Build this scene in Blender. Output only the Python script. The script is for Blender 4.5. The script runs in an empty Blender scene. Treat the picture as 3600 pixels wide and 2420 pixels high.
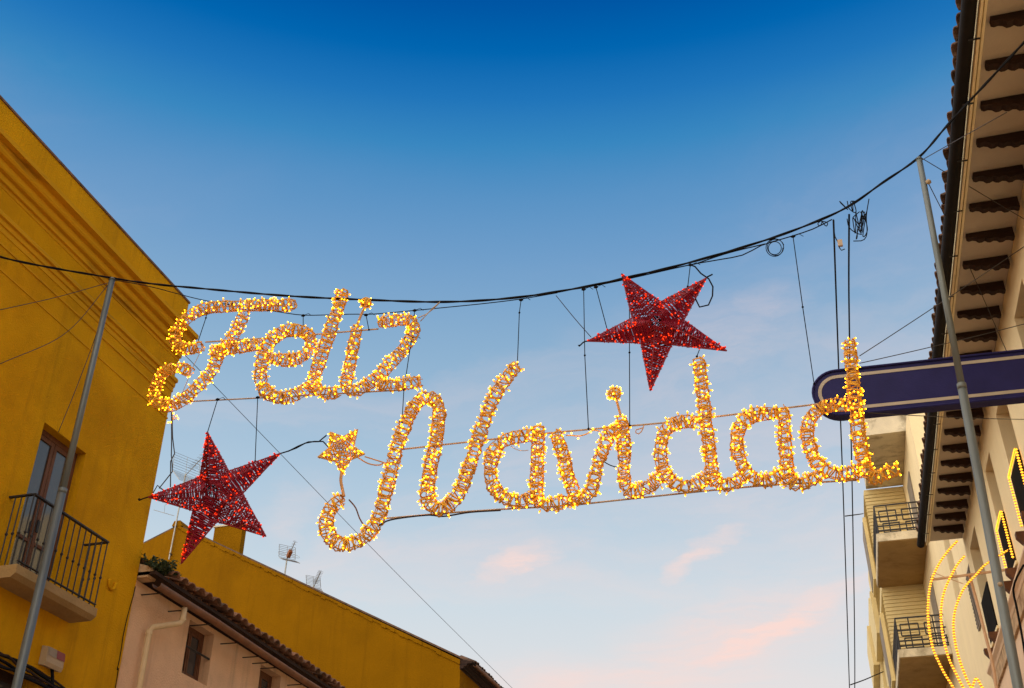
import bpy, math, random
import numpy as np
from mathutils import Vector
random.seed(7)
rng = np.random.default_rng(11)
S = bpy.context.scene
COL = S.collection
R = math.radians

# ------------------------------------------------------------------ camera
FPX = 3921.0
PITCH, YAW = R(32.3), R(15.4)
CAM = np.array([0.0, 0.0, 1.6])
cd = bpy.data.cameras.new('camera')
cam = bpy.data.objects.new('camera', cd)
COL.objects.link(cam)
cam.location = CAM
cam.rotation_euler = (math.pi / 2 + PITCH, 0, YAW)
cd.sensor_width = 36.0
cd.sensor_fit = 'HORIZONTAL'
cd.lens = 36.0 * FPX / 3600.0
cd.clip_start, cd.clip_end = 0.1, 3000
S.camera = cam
_h = np.array([-math.sin(YAW), math.cos(YAW), 0])
_r = np.array([math.cos(YAW), math.sin(YAW), 0])
_f = _h * math.cos(PITCH) + np.array([0, 0, math.sin(PITCH)])
_u = -_h * math.sin(PITCH) + np.array([0, 0, math.cos(PITCH)])
def sight(x, y):
    return _f * FPX + _r * (x - 1800) + _u * (1210 - y)

# ------------------------------------------------------------------ sky, sun, exposure
SUN_AZ, SUN_EL, SUN_POW, SUN_ANG = 224, 17, 3.9, 150
EXPOSURE = 0.5
W = bpy.data.worlds.new('World')
S.world = W
W.use_nodes = True
wn, wl = W.node_tree.nodes, W.node_tree.links
wn.clear()
def wnode(t, **k):
    n = wn.new(t)
    for a, b in k.items():
        setattr(n, a, b)
    return n
def wmath(op, a, b=None, clamp=False):
    n = wnode('ShaderNodeMath', operation=op, use_clamp=clamp)
    for i, v in enumerate((a, b)):
        if v is None:
            continue
        if isinstance(v, (int, float)):
            n.inputs[i].default_value = v
        else:
            wl.new(v, n.inputs[i])
    return n.outputs[0]
def srgb(r, g, b):
    f = lambda c: (c / 255 / 12.92) if c <= 10 else ((c / 255 + 0.055) / 1.055) ** 2.4
    return (f(r), f(g), f(b), 1)
tc = wnode('ShaderNodeTexCoord')
sep = wnode('ShaderNodeSeparateXYZ')
wl.new(tc.outputs['Generated'], sep.inputs[0])
ramp = wnode('ShaderNodeValToRGB')
wl.new(sep.outputs[2], ramp.inputs[0])
el = ramp.color_ramp.elements
stops = [(0.0, (238, 224, 214)), (0.25, (226, 225, 226)), (0.33, (206, 219, 228)), (0.42, (176, 201, 221)), (0.5235, (142, 178, 209)), (0.597, (112, 158, 202)),
         (0.638, (90, 147, 197)), (0.673, (56, 135, 192)), (0.703, (32, 117, 186)), (0.7315, (0, 101, 176)), (0.757, (0, 86, 164)), (0.90, (0, 60, 134))]
el[0].position, el[0].color = stops[0][0], srgb(*stops[0][1])
el[1].position, el[1].color = stops[-1][0], srgb(*stops[-1][1])
for p, c in stops[1:-1]:
    e = el.new(p)
    e.color = srgb(*c)
# high thin cloud, mapped on a plane overhead
den = wmath('ADD', sep.outputs[2], 0.12)
cx = wmath('DIVIDE', sep.outputs[0], den)
cy = wmath('DIVIDE', sep.outputs[1], den)
cmb = wnode('ShaderNodeCombineXYZ')
wl.new(cx, cmb.inputs[0]); wl.new(cy, cmb.inputs[1])
def wnoise(vec, scale, detail, rough, dist=0.0):
    n = wnode('ShaderNodeTexNoise')
    for k, v in (('Scale', scale), ('Detail', detail), ('Roughness', rough), ('Distortion', dist)):
        n.inputs[k].default_value = v
    wl.new(vec, n.inputs['Vector'])
    return n
# ragged the sky coordinates, then lay a general veil and a few long wisps
warp = wnoise(cmb.outputs[0], 2.2, 6, 0.62)
wv = wnode('ShaderNodeVectorMath', operation='SUBTRACT'); wl.new(warp.outputs['Color'], wv.inputs[0]); wv.inputs[1].default_value = (.5, .5, .5)
ws = wnode('ShaderNodeVectorMath', operation='SCALE'); wl.new(wv.outputs[0], ws.inputs[0]); ws.inputs['Scale'].default_value = 0.34
wa = wnode('ShaderNodeVectorMath', operation='ADD'); wl.new(cmb.outputs[0], wa.inputs[0]); wl.new(ws.outputs[0], wa.inputs[1])
mp = wnode('ShaderNodeMapping')
mp.inputs['Rotation'].default_value = (0, 0, R(-52))
mp.inputs['Scale'].default_value = (0.55, 1.5, 1)
mp.inputs['Location'].default_value = (3.1, 0.4, 0)
wl.new(wa.outputs[0], mp.inputs[0])
nz = wnoise(mp.outputs[0], 1.25, 7, 0.58, 0.5)
veil = wnode('ShaderNodeMapRange', interpolation_type='SMOOTHSTEP')
for i, v in ((1, 0.46), (2, 0.80), (3, 0.0), (4, 0.55)):
    veil.inputs[i].default_value = v
wl.new(nz.outputs[0], veil.inputs[0])
fmap = wnode('ShaderNodeMapping')
fmap.inputs['Rotation'].default_value = (0, 0, R(35))
fmap.inputs['Scale'].default_value = (1.0, 2.6, 1)
wl.new(wa.outputs[0], fmap.inputs[0])
fine = wnoise(fmap.outputs[0], 4.0, 9, 0.68)
fm = wnode('ShaderNodeMapRange')
for i, v in ((1, 0.32), (2, 0.68), (3, 0.25), (4, 1.0)):
    fm.inputs[i].default_value = v
wl.new(fine.outputs[0], fm.inputs[0])
def skyuv(x, y):
    d = sight(x, y); d = d / np.linalg.norm(d)
    return np.array([d[0], d[1]]) / (d[2] + 0.12)
cloud = veil.outputs[0]
for (p, q, wdt, amt) in (((2180, 1420), (2900, 1060), 0.20, 0.62), ((2480, 1050), (2860, 1150), 0.10, 0.75), ((2100, 1600), (2700, 1280), 0.16, 0.45), ((2150, 2480), (3120, 1940), 0.24, 0.85), ((2350, 2400), (3100, 2000), 0.09, 1.7), ((1600, 2440), (2800, 2380), 0.20, 0.8), ((2280, 2070), (2620, 1790), 0.045, 0.9), ((2500, 2240), (3000, 2060), 0.05, 0.7),
                         ((1620, 2080), (1960, 1920), 0.06, 1.2), ((1000, 1960), (1180, 1690), 0.06, 0.35), ((200, 700), (1500, 450), 0.10, 0.10)):
    A, B = skyuv(*p), skyuv(*q)
    m = wnode('ShaderNodeMapping', vector_type='TEXTURE')
    c = (A + B) / 2
    m.inputs['Location'].default_value = (c[0], c[1], 0)
    m.inputs['Rotation'].default_value = (0, 0, math.atan2(B[1] - A[1], B[0] - A[0]))
    m.inputs['Scale'].default_value = (np.linalg.norm(B - A) * 0.62, wdt, 1)
    wl.new(wa.outputs[0], m.inputs[0])
    ln = wnode('ShaderNodeVectorMath', operation='LENGTH'); wl.new(m.outputs[0], ln.inputs[0])
    mr = wnode('ShaderNodeMapRange', interpolation_type='SMOOTHSTEP')
    for i, v in ((1, 1.15), (2, 0.0), (3, 0.0), (4, amt)):
        mr.inputs[i].default_value = v
    wl.new(ln.outputs['Value'], mr.inputs[0])
    cloud = wmath('MAXIMUM', cloud, wmath('MULTIPLY', mr.outputs[0], fm.outputs[0]))
low = wmath('SUBTRACT', 0.70, sep.outputs[2])
low = wmath('MULTIPLY', low, 3.5, True)
cf = wmath('MULTIPLY', cloud, low)
cf = wmath('MULTIPLY', cf, 1.0, True)
mx = wnode('ShaderNodeMix', data_type='RGBA')
wl.new(cf, mx.inputs[0])
wl.new(ramp.outputs[0], mx.inputs[6])
mx.inputs[7].default_value = srgb(250, 220, 212)
bg = wnode('ShaderNodeBackground')
wl.new(mx.outputs[2], bg.inputs[0])
bg.inputs[1].default_value = 2 ** -EXPOSURE
wo = wnode('ShaderNodeOutputWorld')
wl.new(bg.outputs[0], wo.inputs[0])

sl = bpy.data.lights.new('sun', 'SUN')
sl.energy, sl.angle, sl.color = SUN_POW, R(SUN_ANG), (1.0, 0.83, 0.62)
so = bpy.data.objects.new('sun', sl)
COL.objects.link(so)
sd = Vector((math.sin(R(SUN_AZ)) * math.cos(R(SUN_EL)), math.cos(R(SUN_AZ)) * math.cos(R(SUN_EL)), math.sin(R(SUN_EL))))
so.rotation_euler = sd.to_track_quat('Z', 'Y').to_euler()
so.location = (0, -20, 30)
vs = S.view_settings
vs.view_transform, vs.look, vs.exposure, vs.gamma = 'Standard', 'None', EXPOSURE, 1.0
S.cycles.use_denoising = True
S.cycles.max_bounces = 6
S.cycles.sample_clamp_indirect = 4.0

# ------------------------------------------------------------------ geometry helpers
def onX(x, y, X):
    d = sight(x, y); return CAM + d * (X / d[0])
def onY(x, y, Y):
    d = sight(x, y); return CAM + d * (Y / d[1])
def onZ(x, y, Z):
    d = sight(x, y); return CAM + d * ((Z - CAM[2]) / d[2])

class MB:
    def __init__(s):
        s.v, s.f, s.n = [], [], 0
    def add(s, v, f):
        v = np.asarray(v, float).reshape(-1, 3)
        s.v.append(v)
        s.f += [tuple(i + s.n for i in q) for q in f]
        s.n += len(v)
        return s
    def box(s, x0, x1, y0, y1, z0, z1):
        v = [(x, y, z) for x in (x0, x1) for y in (y0, y1) for z in (z0, z1)]
        return s.add(v, [(0, 1, 3, 2), (4, 6, 7, 5), (0, 4, 5, 1), (2, 3, 7, 6), (0, 2, 6, 4), (1, 5, 7, 3)])
    def bar(s, a, b, w, h, up=(0, 0, 1)):
        a, b = np.array(a, float), np.array(b, float)
        d = (b - a) / np.linalg.norm(b - a)
        sx = np.cross(d, up); sx /= np.linalg.norm(sx)
        sy = np.cross(sx, d)
        v = [p + sx * i * w / 2 + sy * j * h / 2 for p in (a, b) for i, j in ((-1, -1), (1, -1), (1, 1), (-1, 1))]
        return s.add(v, [(0, 1, 2, 3), (7, 6, 5, 4), (0, 4, 5, 1), (1, 5, 6, 2), (2, 6, 7, 3), (3, 7, 4, 0)])
    def prism(s, poly, d):          # closed polygon (3-D points) pushed along d
        p = np.asarray(poly, float); n = len(p)
        return s.add(np.vstack([p, p + np.asarray(d, float)]),
                     [tuple(range(n))[::-1], tuple(range(n, 2 * n))] + [(i, (i + 1) % n, (i + 1) % n + n, i + n) for i in range(n)])
    def tube(s, pts, r, n=5, caps=True, closed=False):
        p = np.asarray(pts, float); m = len(p)
        rr = np.full(m, r, float) if np.isscalar(r) else np.asarray(r, float)
        t = np.zeros_like(p)
        if closed:
            t = np.roll(p, -1, 0) - np.roll(p, 1, 0)
        else:
            t[1:-1] = p[2:] - p[:-2]; t[0] = p[1] - p[0]; t[-1] = p[-1] - p[-2]
        t /= np.maximum(np.linalg.norm(t, axis=1), 1e-9)[:, None]
        a = np.array([0, 0, 1.0]) if abs(t[0][2]) < 0.9 else np.array([1.0, 0, 0])
        nx = np.cross(t[0], a); nx /= np.linalg.norm(nx)
        ang = np.arange(n) * 2 * math.pi / n
        V = np.zeros((m, n, 3))
        for i in range(m):
            nx = nx - t[i] * (nx @ t[i]); nx /= max(np.linalg.norm(nx), 1e-9)
            ny = np.cross(t[i], nx)
            V[i] = p[i] + rr[i] * (np.cos(ang)[:, None] * nx + np.sin(ang)[:, None] * ny)
        F = []
        for i in range(m if closed else m - 1):
            b0, b1 = i * n, ((i + 1) % m) * n
            F += [(b0 + k, b0 + (k + 1) % n, b1 + (k + 1) % n, b1 + k) for k in range(n)]
        if caps and not closed:
            F += [tuple(range(n))[::-1], tuple(range((m - 1) * n, m * n))]
        return s.add(V.reshape(-1, 3), F)
    def ball(s, c, r, sc=(1, 1, 1)):
        return s.add(ICO_V * r * np.asarray(sc) + np.asarray(c), ICO_F)
    def ext(s, prof, y0, y1, closed=True):      # profile of (x,z) pushed along y
        return s.prism([(x, y0, z) for x, z in prof], (0, y1 - y0, 0))
_g = (1 + 5 ** 0.5) / 2
ICO_V = np.array([(-1, _g, 0), (1, _g, 0), (-1, -_g, 0), (1, -_g, 0), (0, -1, _g), (0, 1, _g), (0, -1, -_g), (0, 1, -_g), (_g, 0, -1), (_g, 0, 1), (-_g, 0, -1), (-_g, 0, 1)]) / math.hypot(1, _g)
ICO_F = [(0, 11, 5), (0, 5, 1), (0, 1, 7), (0, 7, 10), (0, 10, 11), (1, 5, 9), (5, 11, 4), (11, 10, 2), (10, 7, 6), (7, 1, 8), (3, 9, 4), (3, 4, 2), (3, 2, 6), (3, 6, 8), (3, 8, 9), (4, 9, 5), (2, 4, 11), (6, 2, 10), (8, 6, 7), (9, 8, 1)]

ORG = {}
def thing(name, label, cat, loc=(0, 0, 0), group=None):
    o = bpy.data.objects.new(name, None)
    o.empty_display_size = 0.2
    COL.objects.link(o)
    o.location = loc
    ORG[o] = np.array(loc, float)
    o['label'] = label; o['category'] = cat
    if group:
        o['group'] = group
    return o
def obj(name, mb, mat, parent=None, smooth=False, loc=None, label=None, cat=None, group=None, kind=None):
    me = bpy.data.meshes.new(name)
    org = ORG[parent] if parent is not None else (np.array(loc, float) if loc is not None else np.zeros(3))
    v = np.vstack(mb.v) - org
    me.from_pydata(v.tolist(), [], mb.f)
    me.update()
    if smooth:
        me.polygons.foreach_set('use_smooth', np.ones(len(me.polygons), bool))
    me.materials.append(mat)
    o = bpy.data.objects.new(name, me)
    COL.objects.link(o)
    if parent is not None:
        o.parent = parent
    elif loc is not None:
        o.location = loc
    ORG[o] = org
    for k, x in (('label', label), ('category', cat), ('group', group), ('kind', kind)):
        if x:
            o[k] = x
    return o
def inst(name, mesh_obj, mat4, parent):        # share a mesh between alike pieces
    o = bpy.data.objects.new(name, mesh_obj if isinstance(mesh_obj, bpy.types.Mesh) else mesh_obj.data)
    COL.objects.link(o)
    o.parent = parent
    loc, rot, sc = mat4
    o.location = np.asarray(loc) - ORG[parent]
    o.rotation_euler = rot
    o.scale = sc
    ORG[o] = ORG[parent]
    return o
def spline(pts, step):
    p = np.asarray(pts, float)
    q = np.vstack([2 * p[0] - p[1], p, 2 * p[-1] - p[-2]])
    out = []
    for i in range(1, len(q) - 2):
        k = max(2, int(np.linalg.norm(q[i + 1] - q[i]) / step * 3))
        for t in np.linspace(0, 1, k, endpoint=False):
            a, b, c, d = q[i - 1], q[i], q[i + 1], q[i + 2]
            out.append(0.5 * (2 * b + (c - a) * t + (2 * a - 5 * b + 4 * c - d) * t * t + (3 * b - a - 3 * c + d) * t ** 3))
    out.append(q[-2])
    out = np.array(out)
    L = np.concatenate([[0], np.cumsum(np.linalg.norm(np.diff(out, axis=0), axis=1))])
    n = max(2, int(round(L[-1] / step)) + 1)
    s = np.linspace(0, L[-1], n)
    return np.stack([np.interp(s, L, out[:, k]) for k in range(3)], 1)
def sag(a, b, d, n=14):
    a, b = np.array(a, float), np.array(b, float)
    t = np.linspace(0, 1, n)[:, None]
    p = a + (b - a) * t
    p[:, 2] -= (4 * d * t * (1 - t))[:, 0]
    return p

# ------------------------------------------------------------------ materials
def material(name, col, rough=0.8, var=0.12, scale=3.0, bump=0.0, bscale=40.0, metal=0.0, stain=None, stain_scale=0.9, stain_lo=0.5, stain_hi=0.72, stretch=(1, 1, 1), spec=0.3, emit=None, estr=0.0, trans=0.0, objvar=0.0, streak=None):
    m = bpy.data.materials.new(name)
    m.use_nodes = True
    nt = m.node_tree; N, L = nt.nodes, nt.links
    b = N['Principled BSDF']
    b.inputs['Roughness'].default_value = rough
    b.inputs['Metallic'].default_value = metal
    b.inputs['Specular IOR Level'].default_value = spec
    if trans:
        b.inputs['Transmission Weight'].default_value = trans
    g = N.new('ShaderNodeNewGeometry')
    mpn = N.new('ShaderNodeMapping'); mpn.inputs['Scale'].default_value = stretch
    L.new(g.outputs['Position'], mpn.inputs[0])
    n = N.new('ShaderNodeTexNoise')
    n.inputs['Scale'].default_value = scale; n.inputs['Detail'].default_value = 6; n.inputs['Roughness'].default_value = 0.62
    L.new(mpn.outputs[0], n.inputs['Vector'])
    rp = N.new('ShaderNodeValToRGB')
    c = np.array(col[:3])
    rp.color_ramp.elements[0].position = 0.3; rp.color_ramp.elements[1].position = 0.7
    rp.color_ramp.elements[0].color = (*np.clip(c * (1 - var), 0, 1), 1)
    rp.color_ramp.elements[1].color = (*np.clip(c * (1 + var), 0, 1), 1)
    L.new(n.outputs[0], rp.inputs[0])
    out = rp.outputs[0]
    if stain is not None:
        n2 = N.new('ShaderNodeTexNoise')
        n2.inputs['Scale'].default_value = stain_scale; n2.inputs['Detail'].default_value = 8; n2.inputs['Roughness'].default_value = 0.66
        n2.inputs['Distortion'].default_value = 0.4
        L.new(mpn.outputs[0], n2.inputs['Vector'])
        r2 = N.new('ShaderNodeMapRange')
        r2.inputs[1].default_value = stain_lo; r2.inputs[2].default_value = stain_hi
        L.new(n2.outputs[0], r2.inputs[0])
        mxn = N.new('ShaderNodeMix'); mxn.data_type = 'RGBA'
        L.new(r2.outputs[0], mxn.inputs[0]); L.new(out, mxn.inputs[6])
        mxn.inputs[7].default_value = (*stain[:3], 1)
        out = mxn.outputs[2]
    if streak is not None:
        mps = N.new('ShaderNodeMapping'); mps.inputs['Scale'].default_value = (5.0, 5.0, 0.28)
        L.new(g.outputs['Position'], mps.inputs[0])
        n4 = N.new('ShaderNodeTexNoise'); n4.inputs['Scale'].default_value = 1.0; n4.inputs['Detail'].default_value = 8; n4.inputs['Roughness'].default_value = 0.68
        L.new(mps.outputs[0], n4.inputs['Vector'])
        r4 = N.new('ShaderNodeMapRange'); r4.inputs[1].default_value = 0.54; r4.inputs[2].default_value = 0.82; r4.inputs[4].default_value = 0.75
        L.new(n4.outputs[0], r4.inputs[0])
        mx4 = N.new('ShaderNodeMix'); mx4.data_type = 'RGBA'
        L.new(r4.outputs[0], mx4.inputs[0]); L.new(out, mx4.inputs[6]); mx4.inputs[7].default_value = (*streak, 1)
        out = mx4.outputs[2]
    if objvar:
        oi = N.new('ShaderNodeObjectInfo')
        hs = N.new('ShaderNodeHueSaturation')
        mr = N.new('ShaderNodeMapRange'); mr.inputs[3].default_value = 1 - objvar; mr.inputs[4].default_value = 1 + objvar
        L.new(oi.outputs['Random'], mr.inputs[0]); L.new(mr.outputs[0], hs.inputs['Value']); L.new(out, hs.inputs['Color'])
        out = hs.outputs[0]
    L.new(out, b.inputs['Base Color'])
    if bump:
        n3 = N.new('ShaderNodeTexNoise'); n3.inputs['Scale'].default_value = bscale; n3.inputs['Detail'].default_value = 5
        L.new(mpn.outputs[0], n3.inputs['Vector'])
        bp = N.new('ShaderNodeBump'); bp.inputs['Strength'].default_value = bump; bp.inputs['Distance'].default_value = 0.02
        L.new(n3.outputs[0], bp.inputs['Height']); L.new(bp.outputs[0], b.inputs['Normal'])
    if emit is not None:
        b.inputs['Emission Color'].default_value = (*emit[:3], 1)
        b.inputs['Emission Strength'].default_value = estr
    return m
def glow(name, col, strength):
    m = bpy.data.materials.new(name); m.use_nodes = True
    N, L = m.node_tree.nodes, m.node_tree.links
    N.clear()
    e = N.new('ShaderNodeEmission'); e.inputs[0].default_value = (*col, 1); e.inputs[1].default_value = strength
    o = N.new('ShaderNodeOutputMaterial'); L.new(e.outputs[0], o.inputs[0])
    return m
M = {}
M['ochre'] = material('ochre_render', (0.62, 0.31, 0.004), 0.95, 0.11, 1.3, 0.6, 45, spec=0.08, stain=(0.42, 0.19, 0.004), stain_scale=0.7, stain_lo=0.48, stain_hi=0.85, streak=(0.34, 0.15, 0.006))
M['ochre_trim'] = material('ochre_trim', (0.60, 0.305, 0.010), 0.95, 0.10, 2.0, 0.3, 26, stain=(0.14, 0.065, 0.012), stain_scale=1.6, spec=0.08, stain_lo=0.56, stain_hi=0.80, stretch=(1, 0.25, 2.5))
M['yellow'] = material('yellow_render', (0.235, 0.105, 0.001), 0.95, 0.12, 0.8, 0.6, 24, spec=0.06, streak=(0.16, 0.07, 0.001), stain=(0.18, 0.078, 0.001), stain_scale=0.5, stain_lo=0.5, stain_hi=0.85)
M['pink'] = material('pink_render', (0.74, 0.47, 0.27), 0.9, 0.10, 1.6, 0.6, 40, streak=(0.36, 0.23, 0.15), stain=(0.42, 0.26, 0.14), stain_scale=0.8, stain_lo=0.54, stain_hi=0.85)
M['cream'] = material('cream_render', (0.88, 0.73, 0.44), 0.9, 0.05, 1.1, 0.4, 30, streak=(0.72, 0.57, 0.32), stain=(0.84, 0.70, 0.40), stain_scale=0.6, stain_lo=0.5, stain_hi=0.9)
M['soffit'] = material('soffit_paint', (0.50, 0.42, 0.32), 0.9, 0.10, 1.4, 0.15, 30)
M['blush'] = material('blush_render', (0.76, 0.55, 0.36), 0.9, 0.09, 1.3, 0.25, 26)
M['clad'] = material('cream_cladding', (0.70, 0.57, 0.28), 0.7, 0.08, 2.0, 0.1, 30)
M['concrete'] = material('weathered_concrete', (0.62, 0.54, 0.38), 0.92, 0.14, 2.2, 0.4, 30, stain=(0.22, 0.18, 0.11), stain_scale=1.8, stain_lo=0.5, stain_hi=0.7)
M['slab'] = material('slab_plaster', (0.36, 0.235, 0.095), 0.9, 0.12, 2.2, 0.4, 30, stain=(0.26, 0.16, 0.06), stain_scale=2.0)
M['darkwood'] = material('dark_wood', (0.030, 0.013, 0.007), 0.8, 0.35, 6, 0.5, 30, stretch=(0.4, 3, 3))
M['brownwood'] = material('brown_wood', (0.14, 0.058, 0.026), 0.6, 0.30, 7, 0.4, 26, stretch=(4, 4, 0.5))
M['bracketwood'] = material('bracket_wood', (0.12, 0.047, 0.018), 0.7, 0.30, 7, 0.4, 26)
M['tile'] = material('clay_tile', (0.30, 0.15, 0.085), 0.9, 0.30, 14, 0.6, 40, stain=(0.10, 0.08, 0.055), stain_scale=5, stain_lo=0.45, stain_hi=0.68, objvar=0.3)
M['tile_dark'] = material('dark_clay_tile', (0.17, 0.10, 0.065), 0.9, 0.30, 14, 0.6, 40, stain=(0.06, 0.05, 0.04), stain_scale=5, stain_lo=0.45, stain_hi=0.68, objvar=0.3)
M['gutter_brown'] = material('brown_gutter', (0.21, 0.09, 0.036), 0.55, 0.25, 5, 0.15, 20)
M['gutter_black'] = material('black_gutter', (0.012, 0.010, 0.009), 0.7, 0.25, 5, 0.1, 20, spec=0.15)
M['pipe'] = material('cream_pipe', (0.62, 0.46, 0.25), 0.6, 0.1, 4)
M['iron'] = material('black_iron', (0.022, 0.02, 0.02), 0.5, 0.3, 9, 0.2, 40)
M['galv'] = material('galvanised_steel', (0.16, 0.18, 0.17), 0.5, 0.18, 6, 0.1, 30, metal=0.4, stretch=(1, 1, 0.2))
M['cable'] = material('black_cable', (0.006, 0.006, 0.0065), 0.7, 0.2, 20, spec=0.1)
M['wire'] = material('grey_wire', (0.05, 0.045, 0.042), 0.6, 0.2, 20)
M['palewire'] = material('pale_wire', (0.45, 0.33, 0.22), 0.5, 0.2, 20)
M['copper'] = material('tan_bracket_paint', (0.62, 0.40, 0.23), 0.6, 0.12, 8)
M['rod'] = material('tan_rod', (0.55, 0.28, 0.09), 0.5, 0.15, 14)
M['lampcable'] = material('amber_lamp_cable', (0.78, 0.40, 0.03), 0.45, 0.2, 20, spec=0.4)
M['redcable'] = material('red_lamp_cable', (0.23, 0.004, 0.016), 0.5, 0.3, 20, spec=0.35)
M['bulb'] = glow('warm_bulb', (1.0, 0.37, 0.006), 20.0)
M['bulbhalo'] = glow('amber_glass_halo', (1.0, 0.35, 0.010), 1.15)  # bulb glass made to glow, standing in for the golden halo round each bulb
M['redhalo'] = glow('red_glass_halo', (1.0, 0.02, 0.006), 0.42)  # same glowing shell in red, a painted halo for the star bulbs
M['redbulb'] = glow('red_bulb', (1.0, 0.05, 0.008), 1.9)
M['rope'] = material('amber_rope_light', (0.6, 0.3, 0.05), 0.4, 0.05, 20, emit=(1.0, 0.26, 0.01), estr=0.23)
M['ropebulb'] = glow('rope_bulb', (1.0, 0.42, 0.025), 2.3)
M['blue'] = material('blue_sign_paint', (0.019, 0.0178, 0.090), 0.6, 0.15, 3, 0.1, 40, spec=0.15, stain=(0.016, 0.014, 0.085), stain_scale=1.4)
M['fascia'] = material('cream_fascia', (0.88, 0.74, 0.46), 0.7, 0.08, 4)
M['stripe'] = material('cream_stripe', (0.42, 0.36, 0.27), 0.6, 0.08, 4)
M['glass'] = material('window_glass', (0.05, 0.055, 0.06), 0.06, 0.1, 3, spec=0.8)
M['dark'] = material('dark_interior', (0.02, 0.017, 0.014), 0.8, 0.2, 3)
M['curtain'] = material('pale_curtain', (0.30, 0.29, 0.26), 0.9, 0.15, 6, stretch=(1, 6, 0.6))
M['shutter'] = material('charcoal_shutter', (0.014, 0.012, 0.010), 0.95, 0.25, 6, spec=0.05)
M['louvre'] = material('grey_louvre', (0.24, 0.20, 0.15), 0.7, 0.2, 6)
M['stone'] = material('mottled_stone', (0.52, 0.36, 0.20), 0.9, 0.3, 5, 0.5, 20, stain=(0.24, 0.13, 0.06), stain_scale=4, stain_lo=0.45, stain_hi=0.7)
M['leaf'] = material('weed_leaf', (0.045, 0.065, 0.022), 0.7, 0.4, 12)
M['white'] = material('white_plastic', (0.42, 0.31, 0.18), 0.6, 0.08, 5)
M['redplastic'] = material('red_plastic', (0.24, 0.035, 0.025), 0.4, 0.08, 5)
M['greyplastic'] = material('grey_plastic', (0.30, 0.23, 0.15), 0.5, 0.08, 5)
M['alu'] = material('antenna_metal', (0.36, 0.35, 0.31), 0.4, 0.15, 9, metal=0.5)
M['orangebox'] = material('antenna_box', (0.30, 0.10, 0.03), 0.5, 0.15, 9)
M['paving'] = material('street_paving', (0.36, 0.30, 0.24), 0.9, 0.15, 1.5, 0.4, 20, stain=(0.22, 0.18, 0.14), stain_scale=0.4)

# ------------------------------------------------------------------ ground
obj('ground', MB().add([(-300, -300, 0), (300, -300, 0), (300, 300, 0), (-300, 300, 0)], [(0, 1, 2, 3)]), M['paving'], kind='structure')

# a wall in the plane x = X with recessed openings; sgn = direction the wall faces
def wall_x(mb, X, y0, y1, z0, z1, holes, depth, sgn):
    ys = sorted({y0, y1, *[h[0] for h in holes], *[h[1] for h in holes]})
    zs = sorted({z0, z1, *[h[2] for h in holes], *[h[3] for h in holes]})
    for a, b in zip(ys, ys[1:]):
        for c, d in zip(zs, zs[1:]):
            ym, zm = (a + b) / 2, (c + d) / 2
            if any(h[0] < ym < h[1] and h[2] < zm < h[3] for h in holes):
                continue
            q = [(X, a, c), (X, b, c), (X, b, d), (X, a, d)]
            mb.add(q, [(0, 1, 2, 3) if sgn > 0 else (3, 2, 1, 0)])
    B = X - sgn * depth
    for (a, b, c, d) in holes:
        for p, q in (((a, c), (b, c)), ((b, c), (b, d)), ((b, d), (a, d)), ((a, d), (a, c))):
            mb.add([(X, *p), (X, *q), (B, *q), (B, *p)], [(0, 1, 2, 3)])
def shell(mb, xo, xi, y0, y1, z1, top=True):      # back, ends and top of a building block behind its facade
    mb.add([(xi, y0, 0), (xi, y1, 0), (xi, y1, z1), (xi, y0, z1)], [(0, 1, 2, 3)])
    for y in (y0, y1):
        mb.add([(xo, y, 0), (xi, y, 0), (xi, y, z1), (xo, y, z1)], [(0, 1, 2, 3)])
    if top:
        mb.add([(xo, y0, z1), (xo, y1, z1), (xi, y1, z1), (xi, y0, z1)], [(0, 1, 2, 3)])

# barrel tile: axis along +x from its lower end, convex side up
def tile_mesh(L=0.45, r0=0.098, r1=0.082, th=0.013, seg=6, flip=False):
    v, f = [], []
    for x, r in ((0, r0), (L, r1)):
        for rr in (r, r - th):
            for k in range(seg + 1):
                a = R(12) + (math.pi - R(24)) * k / seg
                z = rr * math.sin(a) * 0.92
                v.append((x, rr * math.cos(a), -z if flip else z))
    n = seg + 1
    o0, i0, o1, i1 = 0, n, 2 * n, 3 * n
    for k in range(seg):
        f += [(o0 + k, o1 + k, o1 + k + 1, o0 + k + 1), (i0 + k, i0 + k + 1, i1 + k + 1, i1 + k),
              (o0 + k, o0 + k + 1, i0 + k + 1, i0 + k), (o1 + k, i1 + k, i1 + k + 1, o1 + k + 1)]
    f += [(o0, i0, i1, o1), (o0 + seg, o1 + seg, i1 + seg, i0 + seg)]
    me = bpy.data.meshes.new('roof_tile'); me.from_pydata(v, [], f); me.update()
    me.polygons.foreach_set('use_smooth', np.array([len(p.vertices) == 4 for p in me.polygons]))
    return me
def mesh_with(me, mat):
    me = me.copy(); me.materials.append(mat); return me
TC, TP = tile_mesh(), tile_mesh(flip=True)
T_BROWN, P_BROWN = mesh_with(tile_mesh(0.45, 0.118, 0.10, 0.016), M['tile']), mesh_with(tile_mesh(0.45, 0.11, 0.095, 0.016, flip=True), M['tile'])
T_DARK, P_DARK = mesh_with(TC, M['tile_dark']), mesh_with(TP, M['tile_dark'])
def roof_sheet(x0, z0, x1, z1, y0, y1, pitch, amp=0.05):    # corrugated tile field beyond the eave row
    n = int((y1 - y0) / pitch * 4)
    ys = np.linspace(y0, y1, n + 1)
    zz = amp * np.cos((ys - y0) / pitch * 2 * math.pi)
    v = np.vstack([np.stack([np.full(n + 1, x0), ys, z0 + zz], 1), np.stack([np.full(n + 1, x1), ys, z1 + zz], 1)])
    return MB().add(v, [(i, i + 1, n + 2 + i, n + 1 + i) for i in range(n)])
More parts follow.
